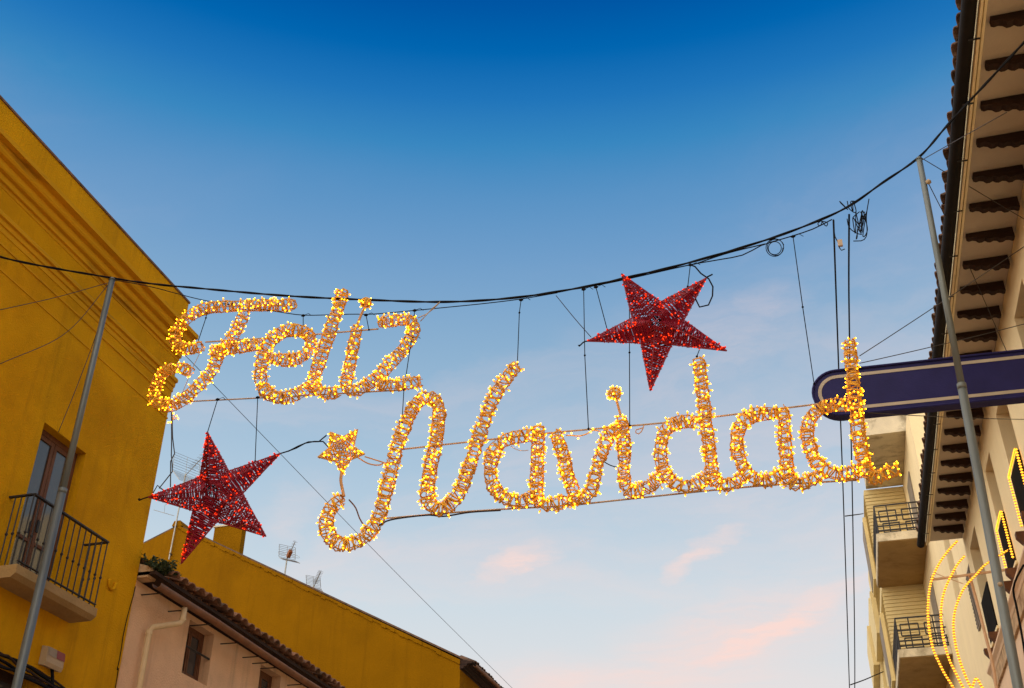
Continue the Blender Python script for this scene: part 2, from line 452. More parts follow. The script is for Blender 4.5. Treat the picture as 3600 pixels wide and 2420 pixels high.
def eave_row(parent, X, Z, y0, y1, pitch, slope, side, cover, pan, rows=1, back=0.03, pz=0.035):
    n = int((y1 - y0) / pitch)
    rz = 0 if side > 0 else math.pi            # side>0: roof climbs towards +x
    for k in range(n):
        y = y0 + pitch * (k + 0.5)
        j = lambda s: random.uniform(-s, s)
        for row in range(rows):
            dx = 0.36 * row
            inst('roof_tile', cover, ((X + side * dx * math.cos(slope) + j(0.02), y + j(0.012), Z + dx * math.sin(slope) + j(0.008) + 0.012 * row),
                 (j(0.07), -slope + j(0.04), rz + j(0.05)), (1, 1 + j(0.08), 1 + j(0.1))), parent)
            inst('roof_tile', pan, ((X + side * (dx * math.cos(slope) + back) + j(0.012), y + pitch / 2 + j(0.01), Z + pz + dx * math.sin(slope) + j(0.006)),
                 (0, -slope, rz + j(0.03)), (1, 1, 0.85)), parent)

# ------------------------------------------------------------------ ochre corner house (left)
XL, YC = -9.0, 12.97
house = thing('corner_house', 'ochre corner house with moulded cornice and a small iron balcony', 'house', (XL, YC, 0))
door_h = (10.43, 11.34, 6.27, 8.30)
win_h = (10.1, 11.38, 3.6, 5.34)
mb = MB()
wall_x(mb, XL, -8, YC, 0, 11.36, [door_h, win_h], 0.30, 1)
shell(mb, XL, XL - 9, -8, YC, 11.36)
obj('wall', mb, M['ochre'], house)
obj('parapet', MB().box(XL - 0.3, XL + 0.004, -8, YC + 0.004, 11.37, 11.79), M['ochre'], house)
obj('coping', MB().box(XL - 0.32, XL + 0.022, -8, YC + 0.02, 11.792, 11.825), M['tile_dark'], house)
prof = [(-0.02, 11.34), (0.06, 11.30), (0.285, 11.135), (0.285, 11.065), (0.20, 11.058), (0.195, 10.975), (0.175, 10.95), (0.115, 10.943), (0.112, 10.865), (0.095, 10.842),
        (0.048, 10.836), (0.045, 10.752), (0.012, 10.747), (0.010, 10.70), (-0.02, 10.69)]
obj('cornice', MB().ext([(XL + a, z) for a, z in prof], -8, YC + 0.02), M['ochre_trim'], house)
prof = [(-0.02, 10.385), (0.055, 10.372), (0.07, 10.34), (0.068, 10.30), (0.034, 10.294), (0.032, 10.225), (0.012, 10.22), (0.010, 10.145), (-0.02, 10.14)]
obj('cornice', MB().ext([(XL + a, z) for a, z in prof], -8, YC + 0.012), M['ochre_trim'], house)
obj('string_course', MB().ext([(XL - .02, 10.02), (XL + 0.016, 10.01), (XL + 0.016, 9.985), (XL - .02, 9.98)], -8, YC + 0.01), M['ochre_trim'], house)
obj('string_course', MB().ext([(XL - .02, 9.70), (XL + 0.012, 9.695), (XL + 0.012, 9.675), (XL - .02, 9.67)], -8, YC + 0.01), M['ochre_trim'], house)
# balcony door
def casement(parent, name, X, sgn, h, rec, leaves, fm, frame=0.05, mull=0.05, rails=(), curtain=None):
    a, b, c, d = h
    x = X - sgn * rec
    fr = MB()
    for q in ((a, a + frame, c, d), (b - frame, b, c, d), (a + frame, b - frame, d - frame, d), (a + frame, b - frame, c, c + frame)):
        fr.box(x - 0.03, x + 0.03, *q)
    w = thing_part(name, fr, fm, parent)
    pw = (b - a - 2 * frame) / leaves
    for i in range(leaves):
        y0 = a + frame + i * pw
        lf = MB()
        for q in ((y0 + .005, y0 + mull, c + frame, d - frame), (y0 + pw - mull, y0 + pw - .005, c + frame, d - frame), (y0 + mull, y0 + pw - mull, d - frame - mull, d - frame), (y0 + mull, y0 + pw - mull, c + frame, c + frame + mull * 1.5)):
            lf.box(x - 0.018, x + 0.022, *q)
        zs = [c + frame + mull * 1.5] + [c + (d - c) * t for t in rails] + [d - frame - mull]
        for t in rails:
            lf.box(x - 0.018, x + 0.022, y0 + mull, y0 + pw - mull, c + (d - c) * t - .02, c + (d - c) * t + .02)
        obj('sash', lf, fm, w)
        for z0, z1 in zip(zs, zs[1:]):
            obj('pane', MB().box(x - 0.006, x + 0.004, y0 + mull - .004, y0 + pw - mull + .004, z0 - .004, z1 + .004), M['glass'], w)
    obj('curtain', MB().box(x - sgn * 0.10 - .004, x - sgn * 0.10 + .004, a + .002, b - .002, c + .002, d - .002), curtain or M['dark'], w)
    return w
def thing_part(name, mb, m, parent):
    return obj(name, mb, m, parent)
dw = casement(house, 'balcony_door', XL, 1, door_h, 0.16, 2, M['brownwood'], 0.07, 0.06, (0.30,), M['curtain'])
obj('door_handle', MB().box(XL - .11, XL - .09, 10.86, 10.90, 7.0, 7.16), M['iron'], dw)
casement(house, 'window', XL, 1, win_h, 0.22, 2, M['darkwood'], 0.06, 0.05, (0.5,), M['curtain'])
# balcony slab and iron railing
XB, YB0, YB1, ZB0, ZB1 = -8.63, 10.14, 11.74, 6.12, 6.27
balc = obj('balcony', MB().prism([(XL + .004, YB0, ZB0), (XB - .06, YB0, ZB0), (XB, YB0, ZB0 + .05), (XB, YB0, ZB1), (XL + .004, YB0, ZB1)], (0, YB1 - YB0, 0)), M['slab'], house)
ZR = 7.15
XBr = XB - 0.03
for p, q, w, h in (((XBr, YB0 + .02, ZR), (XBr, YB1 - .02, ZR), .045, .02), ((XL, YB0 + .03, ZR - .002), (XBr - .023, YB0 + .03, ZR - .002), .04, .02), ((XL, YB1 - .03, ZR - .002), (XBr - .023, YB1 - .03, ZR - .002), .04, .02)):
    obj('handrail', MB().bar(p, q, w, h), M['iron'], balc)
obj('bottom_rail', MB().bar((XBr, YB0 + .02, ZB1 + .05), (XBr, YB1 - .02, ZB1 + .05), 0.03, 0.012), M['iron'], balc)
bal = [(XBr, YB0 + .03 + (YB1 - YB0 - .06) * k / 13) for k in range(14)] + [(XL + (XBr - XL) * t, YB1 - .03) for t in (0.25, 0.5, 0.75)] + [(XL + (XBr - XL) * t, YB0 + .03) for t in (0.25, 0.5, 0.75)]
for x, y in bal:
    b = MB().tube([(x, y, ZB1 - .01), (x, y, ZR - .005)], 0.0085, 6)
    b.ball((x, y, ZB1 + 0.40), 0.02, (1, 1, 1.3))
    obj('baluster', b, M['iron'], balc)
# wall hook: a plaster loop near the corner
t = np.linspace(-0.2, math.pi + 0.2, 10)
obj('wall_loop', MB().tube([(XL + .02, 12.42 + 0.075 * math.cos(a), 6.86 - 0.09 * math.sin(a) + 0.03) for a in t], 0.022, 6), M['ochre'], house, True)
# cable bundle along the facade and down the corner
for k in range(6):
    ys = np.linspace(-4, 12.9, 110)
    zz = 5.40 - 0.045 * k * 0.6 + 0.02 * np.sin(ys * 4 + k * 1.3) + 0.018 * rng.standard_normal(110) * 0.6
    zz += np.interp(ys, [-4, 9.5, 11.2, 12.9], [0.15, 0.05, 0.0, -0.13])
    obj('facade_cable', MB().tube(np.stack([np.full(110, XL + 0.03 + 0.012 * (k % 3)), ys, zz], 1), 0.014 + 0.004 * (k % 2), 5), M['cable'] if k % 2 else M['darkwood'], house, True)
obj('facade_cable', MB().tube(spline([(XL + .04, 11.55, 5.5), (XL + .05, 11.62, 5.3), (XL + .05, 11.66, 5.0), (XL + .05, 11.7, 4.2)], .1), 0.02, 6), M['cable'], house, True)
obj('facade_cable', MB().tube(spline([onX(476, 2062, XL + .015), onX(470, 2091, XL + .02), onX(451, 2156, XL + .02), onX(433, 2235, XL + .02), onX(424, 2299, XL + .02), onX(409, 2371, XL + .02), onX(405, 2420, XL + .02), (XL + .02, 12.9, 2.5)], .15), 0.0065, 5), M['cable'], house, True)

# alarm box
al = thing('alarm_box', 'small pale alarm box with red corner under the iron balcony', 'alarm box', (XL, 11.5, 5.48))
obj('housing', MB().prism([(XL + .004, 11.33, 5.49), (XL + .085, 11.33, 5.475), (XL + .105, 11.33, 5.52), (XL + .09, 11.33, 5.70), (XL + .004, 11.33, 5.715)], (0, .34, 0)), M['white'], al)
obj('red_panel', MB().add([(XL + .1055, 11.51, 5.60), (XL + .1055, 11.672, 5.60), (XL + .0945, 11.672, 5.70), (XL + .0945, 11.51, 5.70)], [(0, 1, 2, 3)]), M['redplastic'], al)
obj('grey_panel', MB().add([(XL + .1055, 11.35, 5.60), (XL + .1055, 11.505, 5.60), (XL + .0945, 11.505, 5.70), (XL + .0945, 11.35, 5.70)], [(0, 1, 2, 3)]), M['greyplastic'], al)

# ------------------------------------------------------------------ pink house
XP = -9.05
YG = 27.5
pink = thing('pink_house', 'low pink house with clay tile eaves and brown gutter', 'house', (XP, 13.0, 0))
pw = [(14.56, 15.32, 6.28, 7.08), (16.95, 17.73, 6.28, 7.08), (19.4, 20.2, 6.28, 7.08), (22.2, 23.0, 6.28, 7.08)]
mb = MB()
wall_x(mb, XP, YC + 0.02, YG - 0.02, 0, 7.16, pw, 0.34, 1)
shell(mb, XP, XP - 9, YC + 0.02, YG - 0.02, 7.16)
obj('wall', mb, M['pink'], pink)
for h in pw[:2]:
    w = casement(pink, 'window', XP, 1, h, 0.2, 2, M['brownwood'], 0.06, 0.045, (), M['curtain'])
    zb = h[2] + (h[3] - h[2]) * 0.52
    obj('window_bar', MB().tube([(XP - .03, h[0] - .02, zb), (XP - .03, h[1] + .02, zb)], 0.016, 6), M['iron'], w)
for h in pw[2:]:
    casement(pink, 'window', XP, 1, h, 0.2, 2, M['brownwood'], 0.06, 0.045, (), M['curtain'])
roof = obj('roof', roof_sheet(-8.98, 7.42, XP - 8.6, 9.9, YC + .06, YG - .05, 0.236), M['tile_dark'], pink, True)
obj('eave_board', MB().box(XP - .1, -8.74, YC + .03, YG - .03, 7.20, 7.25), M['darkwood'], roof)
eave_row(roof, -8.67, 7.27, 13.3, YG - .1, 0.236, R(17), -1, T_BROWN, P_BROWN, 1, 0.11, 0.06)
obj('verge_mortar', MB().prism([(-8.86, YC + .03, 7.17), (-8.82, YC + .03, 7.24), (-8.84, YC + .03, 7.32), (-9.4, YC + .03, 7.50), (-9.4, YC + .03, 7.17)], (0, 0.20, 0)), M['stone'], roof)
# half-round gutter
def gutter(name, X, Z, r, y0, y1, m, parent, lip=0.006, n=10):
    g = MB()
    pr = [(X + r * math.cos(a), Z + r * math.sin(a)) for a in np.linspace(math.pi, 2 * math.pi, n)]
    pr += [(X + (r - lip) * math.cos(a), Z + (r - lip) * math.sin(a)) for a in np.linspace(2 * math.pi, math.pi, n)]
    k = len(pr)
    seg = max(2, int((y1 - y0) / 1.5))
    v = [(x, y0 + (y1 - y0) * i / seg, z + 0.012 * math.sin(i * 1.7)) for i in range(seg + 1) for x, z in pr]
    f = [(i * k + j, i * k + (j + 1) % k, (i + 1) * k + (j + 1) % k, (i + 1) * k + j) for i in range(seg) for j in range(k)]
    f += [tuple(range(k)), tuple(range(seg * k, seg * k + k))[::-1]]
    return obj(name, g.add(v, f), m, parent, True)
gp = gutter('gutter', -8.70, 7.065, 0.072, 13.02, YG - .1, M['gutter_brown'], pink)
for y in (13.22, 13.95, 14.62, 15.55, 16.3, 16.65, 16.95, 18.0, 19.2, 20.4):
    obj('gutter_bracket', MB().bar((XP - .02, y, 7.0), (-8.72, y, 6.995), 0.022, 0.012), M['iron'], gp)
dp = obj('downpipe', MB().tube([(-8.72, 13.84, 6.99), (-8.72, 13.84, 6.80), (-8.74, 13.82, 6.76), (-8.93, 13.46, 6.60), (-8.965, 13.44, 6.55), (-8.965, 13.44, 0.1)], 0.042, 10), M['pipe'], pink, True)
obj('pipe_collar', MB().tube([(-8.72, 13.84, 6.83), (-8.72, 13.84, 6.80)], 0.05, 10), M['pipe'], dp)
obj('pipe_collar', MB().tube([(-8.965, 13.44, 6.54), (-8.965, 13.44, 6.49)], 0.05, 10), M['pipe'], dp)
# weeds rooted in the eave corner
weed = thing('weed_clump', 'dark green weeds growing on the tile eave beside the ochre corner', 'plant', (-8.86, 13.15, 7.25))
st, lv = MB(), MB()
for k in range(70):
    a, e = random.uniform(0, 6.28), random.uniform(0.2, 1.3)
    L = random.uniform(0.08, 0.24)
    p0 = np.array([-8.80 + random.uniform(-.1, .1), 13.14 + random.uniform(-.12, .2), 7.30])
    d = np.array([math.cos(a) * math.cos(e), math.sin(a) * math.cos(e), math.sin(e)])
    p1 = p0 + d * L
    st.tube([p0, (p0 + p1) / 2 + (0, 0, .01), p1], 0.003, 4)
    for q in range(16):
        c = p0 + d * L * random.uniform(0.3, 1.05) + rng.normal(0, .012, 3)
        u = rng.normal(0, 1, 3); u /= np.linalg.norm(u)
        w = np.cross(u, rng.normal(0, 1, 3)); w /= np.linalg.norm(w)
        s = random.uniform(0.018, 0.036)
        lv.add([c - u * s, c + w * s * .5, c + u * s, c - w * s * .5], [(0, 1, 2, 3)])
obj('stem', st, M['leaf'], weed)
obj('foliage', lv, M['leaf'], weed, kind='stuff')

# ------------------------------------------------------------------ yellow gable house
gab = thing('gable_house', 'tall yellow house with a blank gable wall and tiled verge', 'house', (XL, YG, 0))
PK, EV = np.array([-18.02, 14.96]), np.array([-8.97, 10.17])
LFx, LFz = -27.0, 14.96 - (27.0 - 18.02) * 0.42
D = 14.0
poly = [(-8.97, 0), (-8.97, 10.10), (PK[0], PK[1] - .06), (LFx, LFz - .06), (LFx, 0)]
obj('wall', MB().prism([(x, YG, z) for x, z in poly], (0, D, 0)), M['yellow'], gab)
rf = obj('roof', MB().prism([(EV[0] + .30, YG + .05, EV[1] - .12), (EV[0] + .30, YG + .05, EV[1] - .07), (PK[0], YG + .05, PK[1] + .02), (LFx - .2, YG + .05, LFz - .02), (LFx - .2, YG + .05, LFz - .07), (PK[0], YG + .05, PK[1] - .03)], (0, D - .1, 0)), M['tile_dark'], gab)
slope = math.atan2(PK[1] - EV[1], EV[0] - PK[0])
# verge tiles along both slopes of the gable, lapped
Lr = math.hypot(PK[0] - EV[0], PK[1] - EV[1])
vt = MB().box(0, 0.44, -0.02, 0.20, -0.014, 0.016)
vt.box(0.0, 0.44, -0.035, -0.0205, -0.075, 0.017)
vm = obj('verge_tile', vt, M['tile'], rf).data
bpy.data.objects.remove([o for o in rf.children if o.name.startswith('verge_tile')][0])
nv = int(Lr / 0.36)
for k in range(nv + 1):
    s = 0.36 * k
    inst('verge_tile', vm, ((EV[0] + .02 - s * math.cos(slope), YG - .03 + random.uniform(-.02, .01), EV[1] + .03 + s * math.sin(slope) + random.uniform(-.02, .02) + .02 * math.sin(s * 1.3)),
         (random.uniform(-.03, .03), slope + 0.05 + random.uniform(-.02, .02), math.pi), (1.0, -1, 1)), rf)
sl2 = math.atan(0.42)
for k in range(12):
    s = 0.36 * k
    inst('verge_tile', vm, ((PK[0] - .1 - s * math.cos(sl2), YG - .03, PK[1] + .0 - s * math.sin(sl2) + random.uniform(-.012, .012)), (0, -sl2 + .05, math.pi), (1.0, -1, 1)), rf)
# rough mortar strip under the verge
ms = MB()
for k in range(int(Lr / 0.15)):
    s = 0.15 * k
    hgt = random.uniform(0.07, 0.13)
    a = (EV[0] - s * math.cos(slope), EV[1] + s * math.sin(slope) - .02)
    b = (EV[0] - (s + .15) * math.cos(slope), EV[1] + (s + .15) * math.sin(slope) - .02)
    ms.prism([(a[0], YG + .01, a[1]), (b[0], YG + .01, b[1]), (b[0], YG + .01, b[1] - hgt), (a[0], YG + .01, a[1] - hgt)], (0, -random.uniform(.03, .05), 0))
obj('verge_mortar', ms, M['yellow'], rf)
obj('ridge_cap', MB().prism([(PK[0] - .16, YG - .05, PK[1] - .06), (PK[0] - .10, YG - .05, PK[1] + .10), (PK[0] + .10, YG - .05, PK[1] + .10), (PK[0] + .18, YG - .05, PK[1] - .08)], (0, 1.2, 0)), M['yellow'], rf)
# stepped timber eave on the street side
pr = [(-8.98, 9.93), (-8.93, 9.96), (-8.86, 9.96), (-8.86, 10.0), (-8.77, 10.03), (-8.77, 10.06), (-8.70, 10.085), (-8.66, 10.07), (-8.62, 10.085), (-8.62, 10.12), (-8.98, 10.20)]
pr = [(x - .02 if x > -8.97 else x, z - .03) for x, z in pr]
obj('eave_moulding', MB().ext(pr, YG - .004, YG + D), M['darkwood'], gab)
gutter('gutter', -8.60, 10.03, 0.055, YG + .1, YG + D - 1, M['gutter_brown'], gab)
eave_row(rf, -8.62, 10.06, YG + .05, YG + 9, 0.205, R(26), -1, T_DARK, P_DARK)
cb = onY(640, 0, 29.0)
ch = obj('chimney', MB().box(-17.78, -16.80, 29.2, 29.45, 13.2, 15.52), M['yellow'], gab)
obj('chimney_cap', MB().box(-17.82, -16.76, 29.17, 29.48, 15.522, 15.57), M['concrete'], ch)

# ------------------------------------------------------------------ aerials
def aerial(name, label, base, top, grid_w, grid_h, boom_dir, boom_len, n_el, el_len, fold=0.5, box=False, tilt=0.0):
    base, top = np.array(base, float), np.array(top, float)
    t = thing(name, label, 'antenna', base)
    obj('mast', MB().tube([base, top + (0, 0, 0.05)], 0.022, 8), M['alu'], t)
    bd = np.array(boom_dir, float); bd /= np.linalg.norm(bd)
    sx = np.cross(bd, (0, 0, 1)); sx /= np.linalg.norm(sx)
    sz = np.cross(sx, bd)
    # two-leaf grid reflector
    for s in (1, -1):
        g = MB()
        d = sz * s * math.cos(fold) + bd * math.sin(fold)
        o = top + d * 0.03
        for k in range(8):
            q = o + d * grid_h * k / 7
            g.tube([q - sx * grid_w / 2, q + sx * grid_w / 2], 0.0055, 4)
        for k in (-1, 0, 1):
            g.tube([o + sx * k * grid_w / 2, o + sx * k * grid_w / 2 + d * grid_h], 0.009 if k else 0.007, 4)
        obj('reflector', g, M['alu'], t)
    obj('boom', MB().tube([top - bd * .08, top + bd * boom_len], 0.012, 5), M['alu'], t)
    for k in range(n_el):
        q = top + bd * (boom_len * (0.25 + 0.75 * k / max(1, n_el - 1)))
        e = MB().tube([q - sx * el_len / 2, q + sx * el_len / 2], 0.005, 4)
        e.tube([q - sx * el_len * .3 + sz * .05, q + sx * el_len * .3 + sz * .05], 0.004, 4)
        obj('director', e, M['alu'], t)
    if box:
        obj('dipole_box', MB().bar(top + bd * .08, top + bd * .30, 0.10, 0.12), M['orangebox'], t)
        for s in (-1, 1):
            a = np.linspace(0, 2 * math.pi, 15)
            obj('dipole_loop', MB().tube([top + bd * .15 + sx * (s * .22 + .12 * math.cos(u)) + sz * .07 * math.sin(u) for u in a[:-1]], 0.005, 4, closed=True), M['alu'], t)
    return t
bz = onY(594, 1968, YG - .08)
tp = onY(652, 1672, YG - .08)
a1 = aerial('roof_antenna', 'tall mast antenna with wire grid behind the lower red star', bz, (tp[0], tp[1], tp[2]), 0.95, 0.62, (0.75, -0.35, 0.40), 1.25, 9, 0.30, 0.35)
mm = (bz + tp) / 2
obj('mast_clamp', MB().bar(bz + (0, -.02, .18), bz + (0, .12, .18), 0.05, 0.04), M['iron'], a1)
obj('dipole_rod', MB().tube([onY(540, 1793, YG - .1), onY(612, 1814, YG - .1)], 0.008, 4), M['alu'], a1)
obj('dipole_rod', MB().tube([onY(577, 1803, YG - .1), onY(580, 1776, YG - .1), onY(618, 1760, YG - .1)], 0.008, 4), M['alu'], a1)
b2 = onY(1000, 2024, 28.5); t2 = onY(1009, 1966, 28.5)
aerial('roof_antenna', 'small grid antenna with orange box on the yellow roof slope', b2 - (0, 0, .25), t2, 0.52, 0.42, (0.62, -0.55, 0.62), 0.62, 6, 0.14, 0.45, True)
b3 = onY(1097, 2076, 28.5); t3 = onY(1103, 2064, 28.5)
aerial('roof_antenna', 'dark grid antenna sitting low on the yellow roof edge', b3 - (0, 0, .3), t3, 0.44, 0.36, (0.62, -0.60, 0.62), 0.55, 9, 0.17, 0.25)

# ------------------------------------------------------------------ cream house with corbelled eaves (right)
XR = 3.0
YE = 21.62
ev = thing('eaves_house', 'cream house with dark carved corbels under wide eaves', 'house', (XR, YE, 0))
wr = [(14.72, 15.63, 7.62, 9.40), (16.85, 17.60, 7.62, 9.40), (19.9, 21.05, 7.62, 9.43), (12.1, 13.0, 7.62, 9.40), (9.6, 10.5, 7.62, 9.40)]
mb = MB()
wall_x(mb, XR, -4, YE, 7.2, 9.87, wr, 0.32, -1)
shell(mb, XR, XR + 8, -4, YE, 9.87)
obj('wall', mb, M['cream'], ev)
mb = MB(); wall_x(mb, XR + .002, -4, YE, 0, 7.2, [], 0.3, -1)
obj('lower_wall', mb, M['blush'], ev)
for i, h in enumerate(wr):
    w = casement(ev, 'window', XR, -1, h, 0.26, 2, M['brownwood'], 0.06, 0.05, (0.5,), M['curtain'])
    obj('shutter', MB().box(XR - .022, XR + .012, h[0] + .004, h[1] - .004, h[2], 8.40), M['shutter'], w)
    obj('sill', MB().box(XR - .03, XR - .002, h[0] - .04, h[1] + .04, h[2] - .05, h[2] - .003), M['cream'], w)
    for y in (h[0] + .04, h[1] - .16):
        obj('sill_bracket', MB().prism([(XR - .004, y, h[2] - .08), (XR - .17, y, h[2] - .08), (XR - .17, y, h[2] - .15), (XR - .06, y, h[2] - .30), (XR - .004, y, h[2] - .32)], (0, .12, 0)), M['bracketwood'], w)
obj('string_course', MB().ext([(XR + .01, 7.20), (XR - .04, 7.205), (XR - .06, 7.25), (XR - .11, 7.30), (XR - .11, 7.335), (XR + .01, 7.36)], -4, YE + .03), M['blush'], ev)
obj('stone_band', MB().box(XR - .035, XR + .01, -4, YE + .02, 6.98, 7.197), M['stone'], ev)
# soffit, fascia strips, corbels
obj('soffit', MB().box(2.395, XR - .002, -4, YE, 9.872, 9.92), M['soffit'], ev)
obj('fascia', MB().box(2.368, 2.393, -4, YE + .004, 9.845, 9.99), M['fascia'], ev)
obj('fascia', MB().box(2.345, 2.367, -4, YE + .002, 9.90, 9.99), M['gutter_black'], ev)  # black strip painting the shaded gap between the two cream boards
obj('fascia', MB().box(2.318, 2.344, -4, YE + .006, 9.80, 9.99), M['fascia'], ev)
cp = [(2.955, 9.868), (2.955, 9.70), (2.93, 9.695), (2.90, 9.72), (2.865, 9.725), (2.83, 9.70), (2.79, 9.70), (2.765, 9.735), (2.73, 9.745), (2.69, 9.725), (2.66, 9.735),
      (2.635, 9.765), (2.60, 9.745), (2.565, 9.745), (2.535, 9.785), (2.50, 9.80), (2.46, 9.79), (2.435, 9.81), (2.435, 9.868)]
cme = None
for k in range(-2, 23):
    y = 8.22 + 0.575 * k
    o = obj('corbel', MB().ext([(x, 9.868 - (9.868 - z) * 0.86) for x, z in cp], 0, 0.092), M['darkwood'], ev) if cme is None else None
    if o is not None:
        cme = o.data
        cme.transform(__import__('mathutils').Matrix.Translation(Vector(tuple(ORG[ev]))))
        bpy.data.objects.remove(o)
    inst('corbel', cme, ((0, y + random.uniform(-.012, .012), 0), (0, 0, 0), (1, random.uniform(.88, 1.12), 1)), ev)
gk = gutter('gutter', 2.235, 9.875, 0.072, 2, YE + .12, M['gutter_black'], ev)
for k in range(22):
    y = 3 + 0.9 * k
    if y < YE:
        obj('gutter_strap', MB().bar((2.24, y, 9.80), (2.345, y, 9.795), 0.02, 0.006), M['iron'], gk)
rr = obj('roof', roof_sheet(2.52, 10.14, 10.5, 12.9, 2, YE, 0.2), M['tile_dark'], ev, True)
obj('eave_board', MB().box(2.20, 2.6, -4, YE - .01, 9.992, 10.01), M['darkwood'], rr)
eave_row(rr, 2.192, 9.975, 7.0, YE - .1, 0.2, R(17), 1, T_DARK, P_DARK)

# rope lights round two window shutters
def rope_light(path, r=0.017, step=0.034):
    return MB().tube(path, r, 6), path
def rope_obj(parent, pts, r=0.019, gap=0.042):
    p = spline(pts, gap)
    o = obj('light_rope', MB().tube(p, r, 6), M['rope'], parent, True)
    bm = MB()
    for i in range(len(p) - 1):
        d = p[i + 1] - p[i]
        side = np.cross(d, (0, 1, 0)); side /= max(np.linalg.norm(side), 1e-6)
        c = (p[i] + p[i + 1]) / 2
        bm.ball(c + (0, -.005, 0), 0.0215, (1.05, 1, .5))
    obj('rope_bulbs', bm, M['ropebulb'], o, kind='stuff')
    return o
for h, lab in ((wr[0], 'amber rope light framing the dark shutter nearest the blue sign'), (wr[1], 'amber rope light framing the dark shutter behind the right pole')):
    t = thing('rope_light_frame', lab, 'rope light', (XR - .03, h[0], h[2]), 'rope lights on window shutters')
    x = XR - .045
    rope_obj(t, [(x, h[0] - .01, 7.66), (x, h[0] - .01, 8.0), (x, h[0] - .01, 8.36), (x, h[0] + .02, 8.415), (x, h[0] + .3, 8.42), (x, h[1] - .03, 8.415), (x, h[1] + .01, 8.37), (x, h[1] + .01, 8.0), (x, h[1] + .01, 7.66)], 0.010)

# ------------------------------------------------------------------ comet light motif on a bracket
YM = 17.23
z7 = lambda x, y: (2900 + x * .4273, 1750 + y * .4273)
pm = lambda L, y=YM: [onY(*z7(a, b), y) for a, b in L]
com = thing('comet_light', 'comet of three curved amber light ropes on a wall bracket', 'light motif', (2.4, YM, 5.0))
arcA = [(1090, 355), (1020, 430), (960, 510), (915, 590), (880, 670), (860, 760), (850, 860), (848, 960), (855, 1060), (870, 1160), (895, 1260), (935, 1350), (985, 1450), (1030, 1520), (1070, 1590), (1110, 1650)]
arcB = [(1150, 480), (1090, 550), (1045, 630), (1010, 700), (980, 780), (962, 860), (955, 960), (960, 1060), (975, 1160), (1000, 1260), (1030, 1350), (1075, 1440), (1120, 1530), (1160, 1600)]
arcC = [(1520, 425), (1470, 455), (1400, 500), (1310, 560), (1240, 640), (1180, 700), (1130, 770), (1095, 850), (1070, 930), (1058, 1020), (1060, 1110), (1075, 1210), (1100, 1310), (1130, 1400), (1170, 1500), (1205, 1570), (1240, 1640)]
for a in (arcA, arcB, arcC):
    rope_obj(com, pm(a, YM - .03), 0.017)
rope_obj(com, pm([(1180, 1640), (1210, 1570), (1240, 1485), (1265, 1510), (1300, 1570), (1350, 1600)], YM - .03), 0.017)
bl, br = onY(*z7(880, 675), YM), onX(*z7(1555, 583), XR - .002)
obj('arm', MB().bar(bl, (br[0], YM, br[2]), 0.03, 0.03), M['copper'], com)
ps = pm([(1190, 640), (1250, 860), (1320, 1130), (1380, 1370), (1412, 1568), (1440, 1700)], YM + .04)
obj('post', MB().tube(spline(ps, .15), 0.024, 6), M['copper'], com)
obj('stay', MB().tube(pm([(900, 620), (1020, 665), (1140, 710)], YM), 0.006, 4), M['copper'], com)

# ------------------------------------------------------------------ balcony building beyond
BX, BY = 3.08, 28.0
bb = thing('balcony_building', 'cream apartment building with stacked balconies and clad bays', 'building', (BX, BY, 0))
bw = [(24.2, 25.2, 9.75, 11.6)]
mb = MB()
wall_x(mb, BX, YE + .05, 26.6, 0, 11.9, bw, 0.25, -1)
shell(mb, BX, BX + 9, YE + .05, 26.6, 11.9)
wall_x(mb, BX, 26.6, 46, 0, 15.37, [], 0.25, -1)
shell(mb, BX, BX + 9, 26.6, 46, 15.37)
obj('wall', mb, M['cream'], bb)
for h in bw:
    casement(bb, 'window', BX, -1, h, 0.18, 2, M['brownwood'], 0.06, 0.05, (), M['dark'])  # backed by a dark sheet painting an unlit room, no curtain here
YB2 = 31.4
def brail(parent, x0, x1, y, z0, z1):        # balcony side railing: bars with square and flat frames
    r = MB()
    w = 0.032
    for p, q in (((x0, z0), (x0, z1)), ((x0, z1), (x1, z1)), ((x0, z0 + .12), (x1, z0 + .12)), ((x0, z0 + (z1 - z0) * .62), (x1, z0 + (z1 - z0) * .62)), ((x0, z0 + .24), (x1, z0 + .24))):
        r.bar((p[0], y, p[1]), (q[0], y, q[1]), w, w, (0, 1, 0))
    n = 2
    cw = (x1 - x0) / n
    for i in range(n):
        a = x0 + cw * i + cw * .16; b = x0 + cw * (i + 1) - cw * .10
        c, d = z0 + (z1 - z0) * .45, z0 + (z1 - z0) * .80
        for p, q in (((a, c), (b, c)), ((a, d), (b, d)), ((a, c), (a, d)), ((b, c), (b, d))):
            r.bar((p[0], y - .004, p[1]), (q[0], y - .004, q[1]), w * .9, w * .9, (0, 1, 0))
        m = (a + b) / 2
        r.bar((m, y - .002, z0), (m, y - .002, z1), w * .9, w * .9, (0, 1, 0))
        c, d = z0 + .06, z0 + .30
        for p, q in (((a + .05, c), (b + .05, c)), ((a + .05, d), (b + .05, d)), ((a + .05, c), (a + .05, d)), ((b + .03, c), (b + .03, d))):
            r.bar((p[0], y - .006, p[1]), (q[0], y - .006, q[1]), w * .9, w * .9, (0, 1, 0))
    return r
